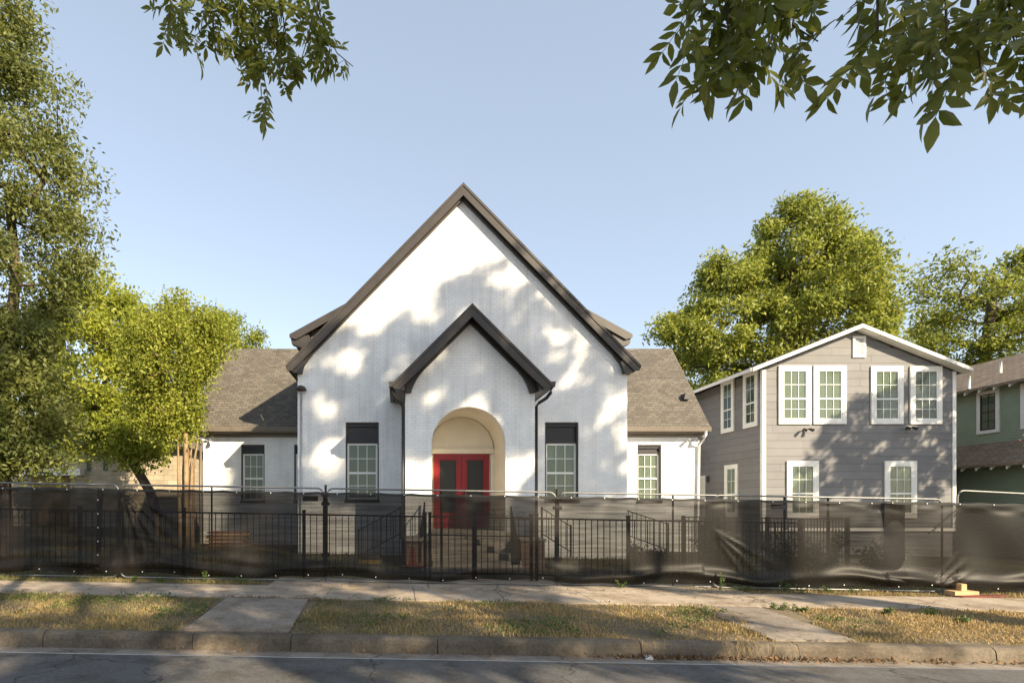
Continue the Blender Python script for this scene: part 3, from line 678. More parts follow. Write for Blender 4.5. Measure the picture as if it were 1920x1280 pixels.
# ------------------------------------------------------------------ green house
gr = thing('green_house', 'sage green lap-sided house with tan shingle roof and rafter tails', 'house', (26, 22, 0))
Ff = Fr((24.0, 0, 0), (0, -1, 0), (-1, 0, 0))
def lapwall(x, y0, y1, z0, z1, name):
    mb = MB(); z = z0; c = .112
    while z < z1: mb.add([(x-.016, y0, z), (x-.016, y1, z), (x, y1, z+c), (x, y0, z+c), (x+.1, y0, z), (x+.1, y1, z)], [(0, 3, 2, 1), (0, 1, 5, 4)]); z += c
    mb.box(x+.02, x+5.2, y0, y1, z0, z1); return mb.build(name, 'green', gr)
lapwall(24.0, 17.5, 32, 3.6, 6.75, 'upper_wall'); lapwall(23.75, 16.5, 32, -.4, 3.75, 'lower_wall')
for xe, ze in ((23.4, 6.62), (29.6, 6.62)):
    m2 = MB(); m2.prism([(xe, ze), (26.5, 8.33), (26.5, 8.22), (xe, ze-.10)], 'y', 17.0, 32.5); m2.build('roof', 'shingle_g', gr)
m2 = MB(); m2.prism([(22.9, 3.46), (23.98, 4.40), (23.98, 4.29), (22.9, 3.36)], 'y', 16.4, 32.5); m2.build('lower_roof', 'shingle_g', gr)
y = 17.2
while y < 32:
    m2 = MB(); m2.prism([(23.44, 6.53), (24.0, 6.84), (24.0, 6.72), (23.44, 6.41)], 'y', y, y+.05); m2.build('rafter_tail', 'whitetrim', gr)
    m2 = MB(); m2.prism([(22.95, 3.37), (23.72, 4.0), (23.72, 3.72), (23.3, 3.5), (22.95, 3.24)], 'y', y+.2, y+.25); m2.build('rafter_tail', 'whitetrim', gr); y += .54
for yb in (22.1, 20.54): window(gr, Ff, -yb+.14, -(yb-.83)-.12, 4.92, 6.39, .006, .13, cols=2, mat='black', split=.5, fw=.035, curtain=True)
m2 = MB(); m2.box(23.70, 23.74, 19.4, 19.55, -.3, 3.5); m2.build('corner_board', 'whitetrim', gr)
for (px, py, Y, h) in ((1817, 722, 21.9, .38), (1876, 692, 21.6, .32)):
    p = P(px, py, Y); m2 = MB(); m2.tube([(p.x, p.y, p.z-.15), (p.x, p.y, p.z+h)], .045, 8); m2.build('vent_pipe', 'white', gr, None, True)

# ------------------------------------------------------------------ limestone building far left
sb = thing('stone_building', 'pale limestone building with narrow windows behind the trees', 'building', (-18, 31, .4))
m2 = MB(); m2.box(-27, -12.5, 31, 40, -.2, 5.2); w_ = m2.build('wall', 'stone', sb)
m2 = MB(); m2.prism([(30.4, 5.2), (35.5, 7.8), (40.6, 5.2)], 'x', -27.5, -12.0); m2.build('roof', 'gray_roof', sb)
for px in (167, 198):
    p = P(px, 850, 31); m2 = MB(); m2.box(p.x-.12, p.x+.12, 30.97, 31.02, 3.9, 4.95); m2.build('window', 'slate', sb)
a, b = P(58, 912, 30.9), P(128, 892, 30.9)
m2 = MB(); m2.box(a.x, b.x, 30.93, 30.99, .4, b.z); m2.build('garage_door', 'brownpaint', sb)
m2 = MB(); m2.box(a.x-.3, b.x+.9, 30.5, 30.98, b.z+.02, b.z+.4); m2.build('canopy', 'whitetrim', sb)

# ------------------------------------------------------------------ trees in view
def elm():
    poly = [(35, -60), (60, 10), (52, 60), (45, 120), (120, 135), (130, 225), (128, 262), (148, 300), (142, 345), (165, 420), (168, 480), (160, 530), (130, 570), (115, 620), (85, 680), (90, 740), (105, 800), (125, 850), (90, 880), (40, 880), (-60, 890), (-260, 820), (-330, 400), (-260, -60)]
    Y = 14.5; c = np.concatenate([crownclumps(poly, Y, 420, 2.6), crownclumps([(-80, 600), (90, 610), (112, 700), (135, 800), (130, 872), (-80, 890)], Y-.4, 90, 1.6)]); b = P(8, 0, Y); b = (b.x, Y, gz(b.x, Y)-.05)
    st = [[b, (b[0]+.03, Y, 2), (b[0]-.05, Y, 4), (b[0]+.05, Y+.1, 6), (b[0]+.25, Y+.1, 8.2), (b[0]+.1, Y, 10.5)]]
    return tree('elm_tree', 'large dark green elm with airy crown beside the street, trunk behind the screen', b, st, c, 180, .60, .14, .42, 'elm', r0=.15)
elm()
b = P(300, 912, 24); b = (b.x, 24, gz(b.x, 24)-.05)
c = np.concatenate([crownclumps([(115, 560), (160, 530), (200, 515), (237, 545), (262, 590), (275, 640), (280, 700), (300, 760), (290, 800), (240, 830), (200, 850), (130, 850), (95, 800), (70, 700), (80, 610)], 25, 190, 3.0),
                    crownclumps([(220, 740), (300, 740), (335, 790), (320, 850), (280, 870), (230, 855), (210, 800)], 24, 60, 1.6)])
tree('yellow_green_tree', 'bright yellow-green broad tree with dark leaning limbs, left of the crape myrtle', b,
     [[b, (b[0]-.1, 24, 1.4), (b[0]-.5, 24.1, 2.5), (b[0]-1.3, 24.3, 3.7), (b[0]-2.3, 24.6, 5.2), (b[0]-3.0, 24.8, 7.2)]], c, 200, .75, .19, .5, 'yellowleaf', r0=.21)
b = P(345, 915, 17.8); b = (b.x, 17.8, gz(b.x, 17.8)-.05)
st = []
for k in range(13):
    a = random.uniform(0, 6.28); r = random.uniform(.05, .30); sp = random.uniform(.1, .42)
    st.append([(b[0]+r*math.cos(a), b[1]+r*math.sin(a), b[2]), (b[0]+(r+.1*sp)*math.cos(a), b[1]+(r+.1*sp)*math.sin(a), 1.6), (b[0]+(r+.3*sp)*math.cos(a), b[1]+(r+.3*sp)*math.sin(a), 3.0), (b[0]+(r+.55*sp)*math.cos(a)+random.uniform(-.08, .08), b[1]+(r+.55*sp)*math.sin(a)+.1, random.uniform(3.7, 4.4))])
c = crownclumps([(228, 640), (250, 598), (300, 580), (325, 566), (350, 574), (392, 594), (420, 614), (426, 650), (402, 680), (388, 700), (378, 730), (368, 775), (358, 810), (340, 818), (305, 812), (262, 795), (240, 720)], 17.8, 270, 1.7)
tree('crape_myrtle', 'multi-stemmed crape myrtle with pale smooth trunks at the corner of the church wing', b, st, c, 170, .42, .11, .5, 'crape', 'barkpale', r0=.085, stemmin=.075, flat=1.35, droop=-.2)
b = P(435, 900, 30); b = (b.x, 30, gz(b.x, 30))
c = crownclumps([(370, 610), (420, 582), (460, 600), (488, 625), (496, 655), (490, 700), (370, 700)], 30, 80, 2.2)
tree('green_tree', 'green tree crown showing above the roof ridge of the left wing', b, [[b, (b[0], 30, 3), (b[0], 30, 6), (b[0], 30, 9)]], c, 190, .7, .16, .5, 'yellowleaf', r0=.2, tintbias=-.25)
b = P(1480, 900, 32); b = (b.x, 32, gz(b.x, 32))
c = crownclumps([(1236, 640), (1255, 590), (1290, 578), (1310, 520), (1340, 488), (1400, 492), (1420, 445), (1450, 405), (1440, 382), (1480, 370), (1520, 372), (1560, 402), (1600, 425), (1618, 438), (1634, 480), (1648, 520), (1664, 560), (1674, 600), (1670, 640), (1680, 690), (1600, 725), (1400, 765), (1320, 775), (1285, 720), (1260, 680), (1225, 655)], 32, 400, 4.5)
tree('hackberry_tree', 'tall olive-green tree with brownish twigs rising behind the gray house', b, [[b, (b[0], 32, 3), (b[0]+.2, 32, 6), (b[0]-.1, 32, 9), (b[0]+.3, 32, 12.5), (b[0]+.2, 32, 16)]], c, 220, .80, .25, .45, 'bigtree', r0=.4)
b = P(1850, 900, 36); b = (b.x, 36, gz(b.x, 36))
c = crownclumps([(1712, 545), (1726, 495), (1750, 476), (1780, 482), (1830, 497), (1870, 482), (1920, 468), (1990, 470), (2060, 560), (2050, 700), (1850, 725), (1780, 700), (1725, 680), (1718, 610)], 36, 165, 4.0)
tree('shade_tree', 'airy green tree with visible limbs standing behind the green house', b, [[b, (b[0], 36, 4), (b[0]+.3, 36, 8), (b[0]-.1, 36, 12), (b[0]+.4, 36, 16)]], c, 150, .9, .26, .45, 'pecanfar', r0=.32)
b = (18.9, 15.2, gz(18.9, 15.2)-.03)
c = np.array([[18.9, 15.2, 3.3], [18.5, 15.1, 3.5], [18.1, 15.0, 3.62], [17.75, 15.0, 3.55], [18.6, 15.4, 3.9], [19.2, 15.2, 3.7]])
t = tree('flowering_shrub', 'pink-flowering shrub reaching over the screen near the green house', b, [[b, (18.9, 15.2, 1.5), (18.8, 15.2, 2.6)]], c, 60, .22, .07, .5, 'weed', r0=.03)
o = rng.normal(size=(160, 3))*.09; leafcloud('blossom', c[rng.integers(2, 5, 160)]+o+np.array([0, 0, .18]), .05, .9, 'pink', t)

# ------------------------------------------------------------------ trees across the street that shade the place
def sunpos(p, s_):                           # move a point along the sun ray until its horizontal distance towards the sun is s_
    h = math.hypot(S.x, S.y); s = p[1]*(-S.y/h)-p[0]*(S.x/h); t = (s-s_)/h
    return np.array([p[0]+S.x*t, p[1]+S.y*t, p[2]+S.z*t])
facade = [(545, 720), (600, 650), (650, 612), (690, 590), (735, 600), (790, 575), (830, 535), (872, 515), (920, 488), (962, 500), (1000, 530), (1050, 572), (1090, 602), (1176, 690), (1176, 935), (545, 935)]
holes = [(660, 675, 24), (742, 678, 13), (700, 605, 18), (790, 580, 22), (945, 530, 20), (1025, 555, 16), (1040, 627, 15), (1090, 658, 15), (985, 632, 12), (590, 762, 16), (622, 775, 14), (628, 868, 24), (590, 872, 16), (782, 882, 34), (1150, 745, 16), (1085, 700, 16), (785, 800, 15)]
pts = polysample(facade, 560)
keep = np.ones(len(pts), bool)
for hx, hy, hr in holes: keep &= np.hypot(pts[:, 0]-hx, pts[:, 1]-hy) > hr+9
cl = [sunpos(P(x, y, 16.7), -18+rng.normal()*1.6) for x, y in pts[keep]]
for k in range(125):                         # lower crown: shades verge and screens
    X = rng.uniform(-2, 9); Y = rng.uniform(5.5, 11)
    if X > 3.8 and rng.random() < .75: continue
    cl.append(sunpos((X, Y, rng.uniform(.2, 1.6)), -17+rng.normal()*1.5))
cl = np.array(cl); b = (21.2, -6.0, gz(21, -6))
tree('street_pecan', 'tall pecan across the street shading the church front', b, [[b, (21.2, -6.0, 4), (21.1, -5.9, 8), (21, -5.8, 12), (20.9, -5.7, 17)]], cl, 75, .34, .19, .55, 'pecanfar', r0=.45)
cl = []
for k in range(330):
    u = rng.uniform(-6, 7.6); top = np.interp(u, [-6, 2.5, 4.5, 6, 7.6], [17, 16.5, 12, 10.5, 10]); z0 = rng.uniform(1.0, top); s = -17+rng.normal()*1.8
    cl.append((.766*u-.643*s, .643*u+.766*s, z0-.554*s))
b = (11.8, -12.5, gz(11, -12)); tree('street_oak', 'broad oak across the street shading the left lawn', b, [[b, (11.8, -12.5, 4), (11.6, -12.4, 8), (11.6, -12.4, 13)]], np.array(cl), 90, .55, .22, .55, 'elm', r0=.5)
gpoly = [(1480, 935), (1512, 870), (1548, 805), (1592, 750), (1640, 752), (1700, 708), (1760, 692), (1795, 690), (1795, 935)]
pts = polysample(gpoly, 190); e = edgedist(pts, gpoly)
cl = [sunpos(P(x, y, 20), -9+rng.normal()*.9) for x, y in pts]
cl = np.array(cl); b = (27.3, 9.6, gz(27, 9.6)); tree('verge_tree', 'slender verge tree beside the gray house casting its leafy shadow', b, [[b, (27.3, 9.6, 3), (27.2, 9.6, 6), (27, 9.6, 9)]], cl, 85, .27, .15, .55, 'pecanfar', r0=.16)

# pecan over the photographer: boughs hang into the view
pt = thing('pecan_tree', 'pecan tree whose leafy boughs hang down into the top of the view', 'tree', (2.2, -4.0, .2))
twigs = []
for pl, Y in (([(300, -70), (322, 15), (308, 55)], 4.3), ([(385, -60), (392, 40), (352, 85)], 4.5), ([(350, -60), (345, 10), (330, 50)], 4.7), ([(450, -60), (452, 30), (430, 70)], 4.4), ([(490, -70), (485, 60), (496, 150), (506, 205)], 4.5), ([(470, -50), (475, 60), (455, 120)], 4.7), ([(540, -60), (530, 30), (545, 110)], 4.6), ([(598, -40), (580, 60), (560, 130)], 4.4), ([(594, 0), (606, 50), (632, 100), (662, 125)], 4.4), ([(420, -60), (415, 20), (400, 60)], 4.3), ([(560, -60), (566, 20), (590, 70)], 4.8), ([(505, -60), (512, 70), (530, 140)], 4.5),
               ([(1300, -90), (1292, 15), (1262, 60)], 2.8), ([(1340, -90), (1335, 40), (1320, 100)], 2.9), ([(1370, -90), (1360, 50), (1352, 110)], 2.7), ([(1440, -90), (1402, 30), (1432, 100)], 2.8), ([(1500, -70), (1482, 40), (1530, 70)], 2.9), ([(1400, -80), (1420, 20), (1470, 80)], 2.75), ([(1640, -90), (1642, 50), (1605, 85)], 2.7), ([(1700, -90), (1690, 60), (1662, 110)], 2.8), ([(1770, -90), (1770, 70), (1742, 100)], 2.6), ([(1830, -90), (1830, 80), (1836, 130)], 2.7), ([(1890, -90), (1888, 40), (1902, 80)], 2.8), ([(1735, -80), (1720, 30), (1690, 60)], 2.9), ([(1860, -80), (1850, 20), (1800, 60)], 2.75), ([(1950, -80), (1940, 50), (1925, 110)], 2.7)):
    dxp, dyp = (4, 8) if Y < 3.5 else (0, 0); Yk_ = random.uniform(-.12, .12); twigs.append([P(x+dxp, y+dyp, Y+Yk_+random.uniform(-.05, .05)) for x, y in pl])
boughs = [[Vector((2.2, -4, .2)), Vector((2.2, -4, 2.5)), Vector((2.1, -3.9, 4.2)), Vector((1.7, -2.4, 5.6)), Vector((.8, 0, 6.6)), Vector((-.2, 2.4, 7.1)), Vector((-.9, 4.2, 7.0)), Vector((-1.6, 4.8, 6.8))],
          [Vector((2.1, -3.9, 4.2)), Vector((2.6, -2.2, 4.7)), Vector((2.5, .2, 5.0)), Vector((2.3, 2.2, 5.1)), Vector((2.0, 2.9, 5.0))], [Vector((2.5, .2, 5.0)), Vector((3.0, 2.0, 5.0)), Vector((3.2, 2.9, 4.95))]]
mb = MB()
for bgh, r0, r1 in zip(boughs, (.24, .09, .05), (.025, .02, .02)): mb.tube(bgh, r0, 8, r1)
nodes = [p for bgh in boughs for p in bgh[3:]]+[a.lerp(b, .5) for bgh in boughs for a, b in zip(bgh[3:-1], bgh[4:])]
LV = []
def leafvariant(k):                          # one pinnate leaf hanging along -Z from the origin
    v = []; f = []; t = []; n = random.choice((4, 5, 5, 6)); L = random.uniform(.22, .30)
    bend = random.uniform(-.05, .05)
    def add(vs, fs, tt):
        o = len(v); v.extend(vs); f.extend([tuple(i+o for i in q) for q in fs]); t.extend([tt]*len(vs))
    def at(s): return Vector((bend*4*s*(1-s)*L*2, .02*math.sin(3*s), -L*s))
    for i in range(6):
        a, b = at(i/6), at((i+1)/6); r = .0018
        add([a+Vector((r, 0, 0)), a-Vector((r, 0, 0)), b-Vector((r, 0, 0)), b+Vector((r, 0, 0))], [(0, 1, 2, 3)], .1)
    items = [(s_, (i+1.3)/(n+.7)) for i in range(n) for s_ in (-1, 1)]+[(0, 1.0)]
    for s_, q in items:
        p = at(q); l = random.uniform(.085, .125)*(1.0 if s_ else 1.15)*(.8+.3*q); w = l*random.uniform(.32, .42)
        d = Vector((s_*random.uniform(.65, 1.0), random.uniform(-.45, .45), -random.uniform(.35, .9))).normalized() if s_ else Vector((random.uniform(-.3, .3), random.uniform(-.3, .3), -1)).normalized()
        sd_ = d.cross(Vector((random.uniform(-.5, .5), 1, random.uniform(-.5, .5)))).normalized(); nn = d.cross(sd_)
        cur = random.uniform(-.12, .12)*l; fo = w*.22
        pts = [p, p+d*l*.22+sd_*w*.36+nn*fo*.7, p+d*l*.5+sd_*w*.5+nn*(fo+cur*.4), p+d*l*.78+sd_*w*.27+nn*(fo*.6+cur*.8), p+d*l+nn*cur*1.5,
               p+d*l*.78-sd_*w*.27+nn*(fo*.6+cur*.8), p+d*l*.5-sd_*w*.5+nn*(fo+cur*.4), p+d*l*.22-sd_*w*.36+nn*fo*.7, p+d*l*.5+nn*cur*.4, p+d*l*.78+nn*cur*.8]
        add(pts, [(0, 1, 2, 8), (8, 2, 3, 9), (9, 3, 4), (0, 8, 6, 7), (8, 9, 5, 6), (9, 4, 5)], random.random())
    me = bpy.data.meshes.new('leaf'); me.from_pydata([tuple(x) for x in v], [], f); me.materials.append(M['pecan'])
    a = me.attributes.new('tint', 'FLOAT', 'POINT'); a.data.foreach_set('value', np.array(t, np.float32)); 
    for p in me.polygons: p.use_smooth = True
    return me
LV = [leafvariant(k) for k in range(14)]
nleaf = 0
for tw in twigs:
    near = min(nodes, key=lambda q: (q-tw[0]).length)
    mb.tube([near, near.lerp(tw[0], .5)+Vector((0, 0, .06)), tw[0]], .014, 5, .008); mb.tube(tw, .007, 5, .003)
    for a, b in zip(tw[:-1], tw[1:]):
        L = (b-a).length; m = max(2, int(L/(.052 if a.y > 3.6 else .060)))
        for i in range(m):
            if nleaf >= 296: break
            p = a.lerp(b, (i+random.random()*.6)/m); yaw = random.uniform(0, 6.28); tilt = random.uniform(.1, 1.15)
            o = link('leaf', random.choice(LV), pt, p); sc = random.uniform(.62, .95) if p.y > 3.6 else random.uniform(.75, 1.15)
            o.rotation_euler = (Matrix.Rotation(yaw, 3, 'Z') @ Matrix.Rotation(tilt, 3, 'Y') @ Matrix.Rotation(random.uniform(0, 6.28), 3, 'Z')).to_euler(); o.scale = (sc,)*3; nleaf += 1
mb.build('trunk', 'bark', pt, None, True)
c = []
for k in range(120):
    a = boughs[0][random.randrange(3, 8)]; c.append((a.x+random.gauss(0, 1.6), a.y-1.2+random.gauss(0, 1.4), a.z+abs(random.gauss(.9, .7))))
c = np.array(c); c = c[(c[:, 2]-CAMZ) > np.maximum(.3, c[:, 1]*1.08)+.35]
idx = np.repeat(np.arange(len(c)), 40); leafcloud('crown', c[idx]+rng.normal(size=(len(idx), 3))*.25, .11, .4, 'pecan', pt)

# ------------------------------------------------------------------ temporary chain-link panels, posts, screens
FY = 10.6
def zf(x, h): return gz(x, FY)+h
LINK = {}
def linkmesh(w, h):
    key = (round(w, 2), round(h, 2))
    if key in LINK: return LINK[key]
    V = []; F = []; p = .062; r = .0021
    for i in range(int(w/p)):
        x0 = i*p; pts = []; k = 0; z = 0
        while z <= h: pts.append((x0+(p*.96 if k % 2 else 0), (.003 if k % 2 else -.003), z)); z += p*.5*1.05; k += 1
        for a, b in zip(pts[:-1], pts[1:]):
            n = len(V); V += [(a[0]-r, a[1], a[2]), (a[0]+r, a[1], a[2]), (a[0], a[1]-r*1.5, a[2]), (b[0]-r, b[1], b[2]), (b[0]+r, b[1], b[2]), (b[0], b[1]-r*1.5, b[2])]
            F += [(n, n+1, n+4, n+3), (n+1, n+2, n+5, n+4), (n+2, n, n+3, n+5)]
    LINK[key] = fastmesh('chain_link', np.array(V), F, 'clamp'); return LINK[key]
def panel(x0, x1, y, label, mids, h=1.83, lift=.03, tilt=None):
    t = thing('chain_link_panel', label, 'fence panel', (x0, y, zf(x0, 0)), 'temporary chain-link fence panels')
    sl = SL if tilt is None else tilt; r = .13; w = x1-x0
    def q(x, z): return Vector((x0+x, y, zf(x0, lift)+sl*x+z))
    pts = []
    for cx_, cz_, a0 in ((w-r, h-r, 0), (r, h-r, 90), (r, r, 180), (w-r, r, 270)):
        for k in range(5): a = R(a0+k*22.5); pts.append(q(cx_+r*math.cos(a), cz_+r*math.sin(a)))
    pts.append(pts[0]); mb = MB(); mb.tube(pts, .018, 8); mb.build('frame', 'galv', t, None, True)
    for m in mids: mb = MB(); mb.tube([q(m-x0, .02), q(m-x0, h-.02)], .019, 8); mb.build('upright', 'clamp', t, None, True)
    o = link('chain_link', linkmesh(w-.06, h-.08), t, q(.03, .04)); o.rotation_euler = (0, math.atan(-sl), 0)
X = lambda px, Y=FY: (px-CX)*Y/FPX
panel(X(-190), X(221), FY+.03, 'chain-link panel beneath the elm, its rounded corner by the fabric fold', [X(17), X(-90)])
panel(X(226), X(607), FY, 'chain-link panel in front of the crape myrtle and left wing', [X(397)])
panel(X(613), X(1042), FY, 'chain-link panel in front of the porch and its red doors', [X(827)])
panel(X(1049), X(1362), FY+.07, 'chain-link panel in front of the right wing', [X(1265)])
panel(X(1338), X(1768), FY+.02, 'chain-link panel in front of the gray house', [X(1472), X(1554)])
panel(X(1793), X(2240), FY-.02, 'chain-link panel beside the green house, rising above the screen', [X(2015)], tilt=-.05, lift=.21)
for px in (610, 1045.5):
    x = X(px); t = thing('fence_post', 'galvanised post with clamps joining panels before the church window '+('left' if px < 800 else 'right')+' of the porch', 'post', (x, FY, zf(x, 0)), 'posts joining the chain-link panels')
    mb = MB(); mb.tube([(x, FY+.045, zf(x, -.05)), (x, FY+.045, zf(x, 1.93))], .024, 8); mb.build('post', 'galv', t, None, True)
    for z in (1.70, 1.52, .5): mb = MB(); mb.box(x-.075, x+.075, FY-.035, FY+.08, zf(x, z), zf(x, z+.07)); mb.build('coupler', 'clamp', t)
GROM = None
def screen(x0, x1, label, y, fold=None, seed=0, grom=True, hem=None, top=1.79, bot=.10):
    global GROM
    t = thing('privacy_screen', label, 'fence screen', (x0, y, zf(x0, 0)), 'black mesh screens on the fence')
    nx = max(20, int((x1-x0)/.035)); nz = 44
    U, V = np.meshgrid(np.linspace(x0, x1, nx), np.linspace(0, 1, nz))
    r2 = np.random.default_rng(seed); dy = np.zeros_like(U)
    for k in range(10):
        a, b, ph = r2.uniform(.6, 5), r2.uniform(-6, 6), r2.uniform(0, 6.28); dy += np.sin(U*a+V*b+ph)*r2.uniform(.004, .016)
    low = np.exp(-((V-.09-.04*np.sin(U*1.9+seed))/.055)**2); dy -= low*(.07+.05*np.sin(U*2.3+1+seed)); dy -= np.exp(-((V-.93+.02*np.sin(U*3+seed))/.03)**2)*.02*np.sin(U*6+seed)
    dy -= np.exp(-((V-.16-.06*np.sin(U*1.1+2+seed))/.04)**2)*.03*(np.sin(U*.9+seed) > 0)
    zt = top-.018*np.abs(np.sin((U-x0)*math.pi/.62)); zb = bot+.03*np.sin(U*1.7+seed)+.015*np.sin(U*5.1)
    for fx, fz, amp, th0, th1, rl in (fold or []):
        dx = U-fx; dz = fz-(zb+(zt-zb)*V); rr = np.hypot(dx, dz); th = np.degrees(np.arctan2(dz, dx))
        wdw = np.clip((th-th0)/6, 0, 1)*np.clip((th1-th)/6, 0, 1)*np.clip(1.15-rr/rl, 0, 1)*np.clip(rr/.15, 0, 1)
        dy -= amp*wdw*(.5+.5*np.sin(np.radians(th)*26+.8))**2*1.8
    Z = np.array([gz(x, FY) for x in U[0]])[None, :]+zb+(zt-zb)*V
    v = np.stack([U, y+dy-.03, Z], -1).reshape(-1, 3)-np.array(ORG[t])
    i, j = np.meshgrid(np.arange(nx-1), np.arange(nz-1)); k = (j*nx+i).ravel(); f = np.stack([k, k+1, k+nx+1, k+nx], 1)
    link('fabric', fastmesh('fabric', v, f, 'screen', smooth=True), t)
    mb = MB(); 
    hv = [tuple(Vector((U[0][q], y+dy[-1][q]-.036, Z[-1][q]-o_))) for o_ in (0, .045) for q in range(0, nx, 4)]; n = len(hv)//2
    mb.add(hv, [(q, q+1, n+q+1, n+q) for q in range(n-1)]); mb.build('hem', 'iron', t)
    if GROM is None:
        m3 = MB(); m3.tube([(0, -.006, 0), (0, .0, 0)], .010, 8); GROM = bpy.data.meshes.new('grommet'); GROM.from_pydata(m3.v, [], m3.f); GROM.materials.append(M['white'])
    x = x0+.12
    while x < x1:
        q = min(nx-1, int((x-x0)/(x1-x0)*nx)); link('grommet', GROM, t, (x, y+dy[-1][q]-.045, Z[-1][q]-.022))
        link('grommet', GROM, t, (x+.1, y+dy[0][q]-.045, Z[0][q]+.03)); x += .66
    for hx in (hem or []):
        for k in range(6): link('grommet', GROM, t, (hx, y-.09, zf(hx, .2+.27*k)))
    return t
screen(X(-190), X(196), 'black mesh screen under the elm, bunched at its end', FY-.03, seed=1, hem=[X(190)])
screen(X(186), X(1690), 'long black mesh screen across the church front, creased near the crape myrtle', FY-.035, [(X(232), 1.78, .075, 18, 100, 1.5), (X(1790), .1, .03, 150, 178, 2.6), (X(1330), 1.2, .02, 15, 60, 1.6)], seed=4)
screen(X(1650), X(2240), 'brown-black mesh screen before the gray and green houses', FY-.085, [(X(1730), .02, .04, -60, -20, .9)], seed=9, top=1.80)
for px, w, h in ((583, .30, .10), (1456, .32, .10)):
    x = X(px); mb = MB(); mb.box(x-w/2, x+w/2, FY-.075, FY-.066, zf(x, 1.60), zf(x, 1.60+h))
    tag(mb.build('sign_plate', 'iron', None, (x, FY-.07, zf(x, 1.6))), 'small black plate wired on the screen '+('left of the church porch' if px < 900 else 'before the gray house window'), 'plate')

# ------------------------------------------------------------------ black iron fence and gate
IY = 11.25
PK = MB(); PK.box(-.008, .008, -.008, .008, 0, 1.0)
pkm = bpy.data.meshes.new('picket'); pkm.from_pydata(PK.v, [], PK.f); pkm.materials.append(M['iron'])
def izb(x): return gz(x, IY)
def iron(x0, x1, label, name='iron_fence', h=1.30, gate=False, posts=(0, 1), mid=None, cat='fence', group='black iron fence panels'):
    t = thing(name, label, cat, (x0, IY, izb(x0)), group)
    for zz, th in ((h, .022), (.12, .018))+(((mid, .014),) if mid else ()):
        mb = MB(); mb.add([(x, IY+dy, izb(x)+zz+dz) for x in (x0, x1) for dy, dz in ((-.018, 0), (.018, 0), (.018, th*1.6), (-.018, th*1.6))], [(0,1,5,4),(1,2,6,5),(2,3,7,6),(3,0,4,7),(0,3,2,1),(4,5,6,7)]); mb.build('rail', 'iron', t)
    for k, xx in enumerate((x0, x1)):
        if k in posts: mb = MB(); mb.box(xx-.032, xx+.032, IY-.032, IY+.032, izb(xx)-.05, izb(xx)+h+.09); mb.box(xx-.04, xx+.04, IY-.04, IY+.04, izb(xx)+h+.09, izb(xx)+h+.115); mb.build('post', 'iron', t)
    n = int((x1-x0)/.128)
    for k in range(1, n):
        xx = x0+(x1-x0)*k/n; o = link('picket', pkm, t, (xx, IY, izb(xx)+.12)); o.scale = (1, 1, h-.10)
    return t
XI = lambda px: X(px, IY)
for a, b, lab, ps in ((-160, 150, 'black iron fence panel beneath the elm', (0, 1)), (150, 345, 'black iron fence panel left of the crape myrtle', (1,)), (345, 570, 'black iron fence panel before the stacked red boards', (1,)), (570, 797, 'black iron fence panel left of the gate', (1,)), (1006, 1178, 'black iron fence panel right of the gate', (0, 1)), (1178, 1345, 'black iron fence panel before the ramp railing', (1,)), (1345, 1502, 'black iron fence end panel with shrubs behind it', (1,))):
    iron(XI(a), XI(b), lab, posts=ps)
for a, b, lab in ((806, 888, 'left leaf of the black iron gate'), (891, 996, 'right leaf of the black iron gate with scrolls on top')):
    t = iron(XI(a), XI(b), lab, 'iron_gate', 1.30, posts=(0, 1), mid=.92, cat='gate', group='iron gate leaves')
    if a > 850:
        for k in range(3):
            cx_ = XI(920+k*27); z = izb(cx_)+1.34; pts = [Vector((cx_+.0+(.02+.10*(q/14))*math.cos(q*.55), IY, z+.06+(.01+.05*(q/14))*math.sin(q*.55))) for q in range(15)]
            mb = MB(); mb.tube(pts, .006, 5); mb.build('scroll', 'iron', t)
# return run of railing and ramp rail on the right
def railing(path, label, h=.95, name='stair_railing', sp=.14, post=.022):
    b = path[0]; t = thing(name, label, 'railing', b); pts = [Vector(p) for p in path]
    for a, c in zip(pts[:-1], pts[1:]):
        for zz in (h, .12): mb = MB(); mb.tube([a+Vector((0, 0, zz)), c+Vector((0, 0, zz))], .016, 6); mb.build('rail', 'iron', t)
        n = max(2, int((c-a).length/sp))
        for k in range(1, n): p = a.lerp(c, k/n); o = link('baluster', pkm, t, p+Vector((0, 0, .12))); o.scale = (1, 1, h-.12)
    for p in pts: mb = MB(); mb.box(p.x-post, p.x+post, p.y-post, p.y+post, p.z-.05, p.z+h+.04); mb.build('post', 'iron', t)
railing([(.05, 14.7, .95), (-1.1, 14.7, .34)], 'iron railing sloping down left from the porch corner', .82)
railing([(3.95, 14.7, .95), (4.75, 14.7, .45)], 'iron railing sloping down right from the porch corner', .82)
railing([(.72, 14.75, 1.1), (.56, 13.55, .45)], 'short iron handrail on the left step cheek', .80)
railing([(7.3, 18.6, .95), (8.7, 17.2, .3)], 'iron ramp railing beside the right wing', .95)
railing([(7.0, 13.1, .25), (9.2, 13.3, .22), (12.3, 14.6, .18)], 'dark iron return fence in front of the right wing shrubs', 1.3, 'return_fence', .13, .035)
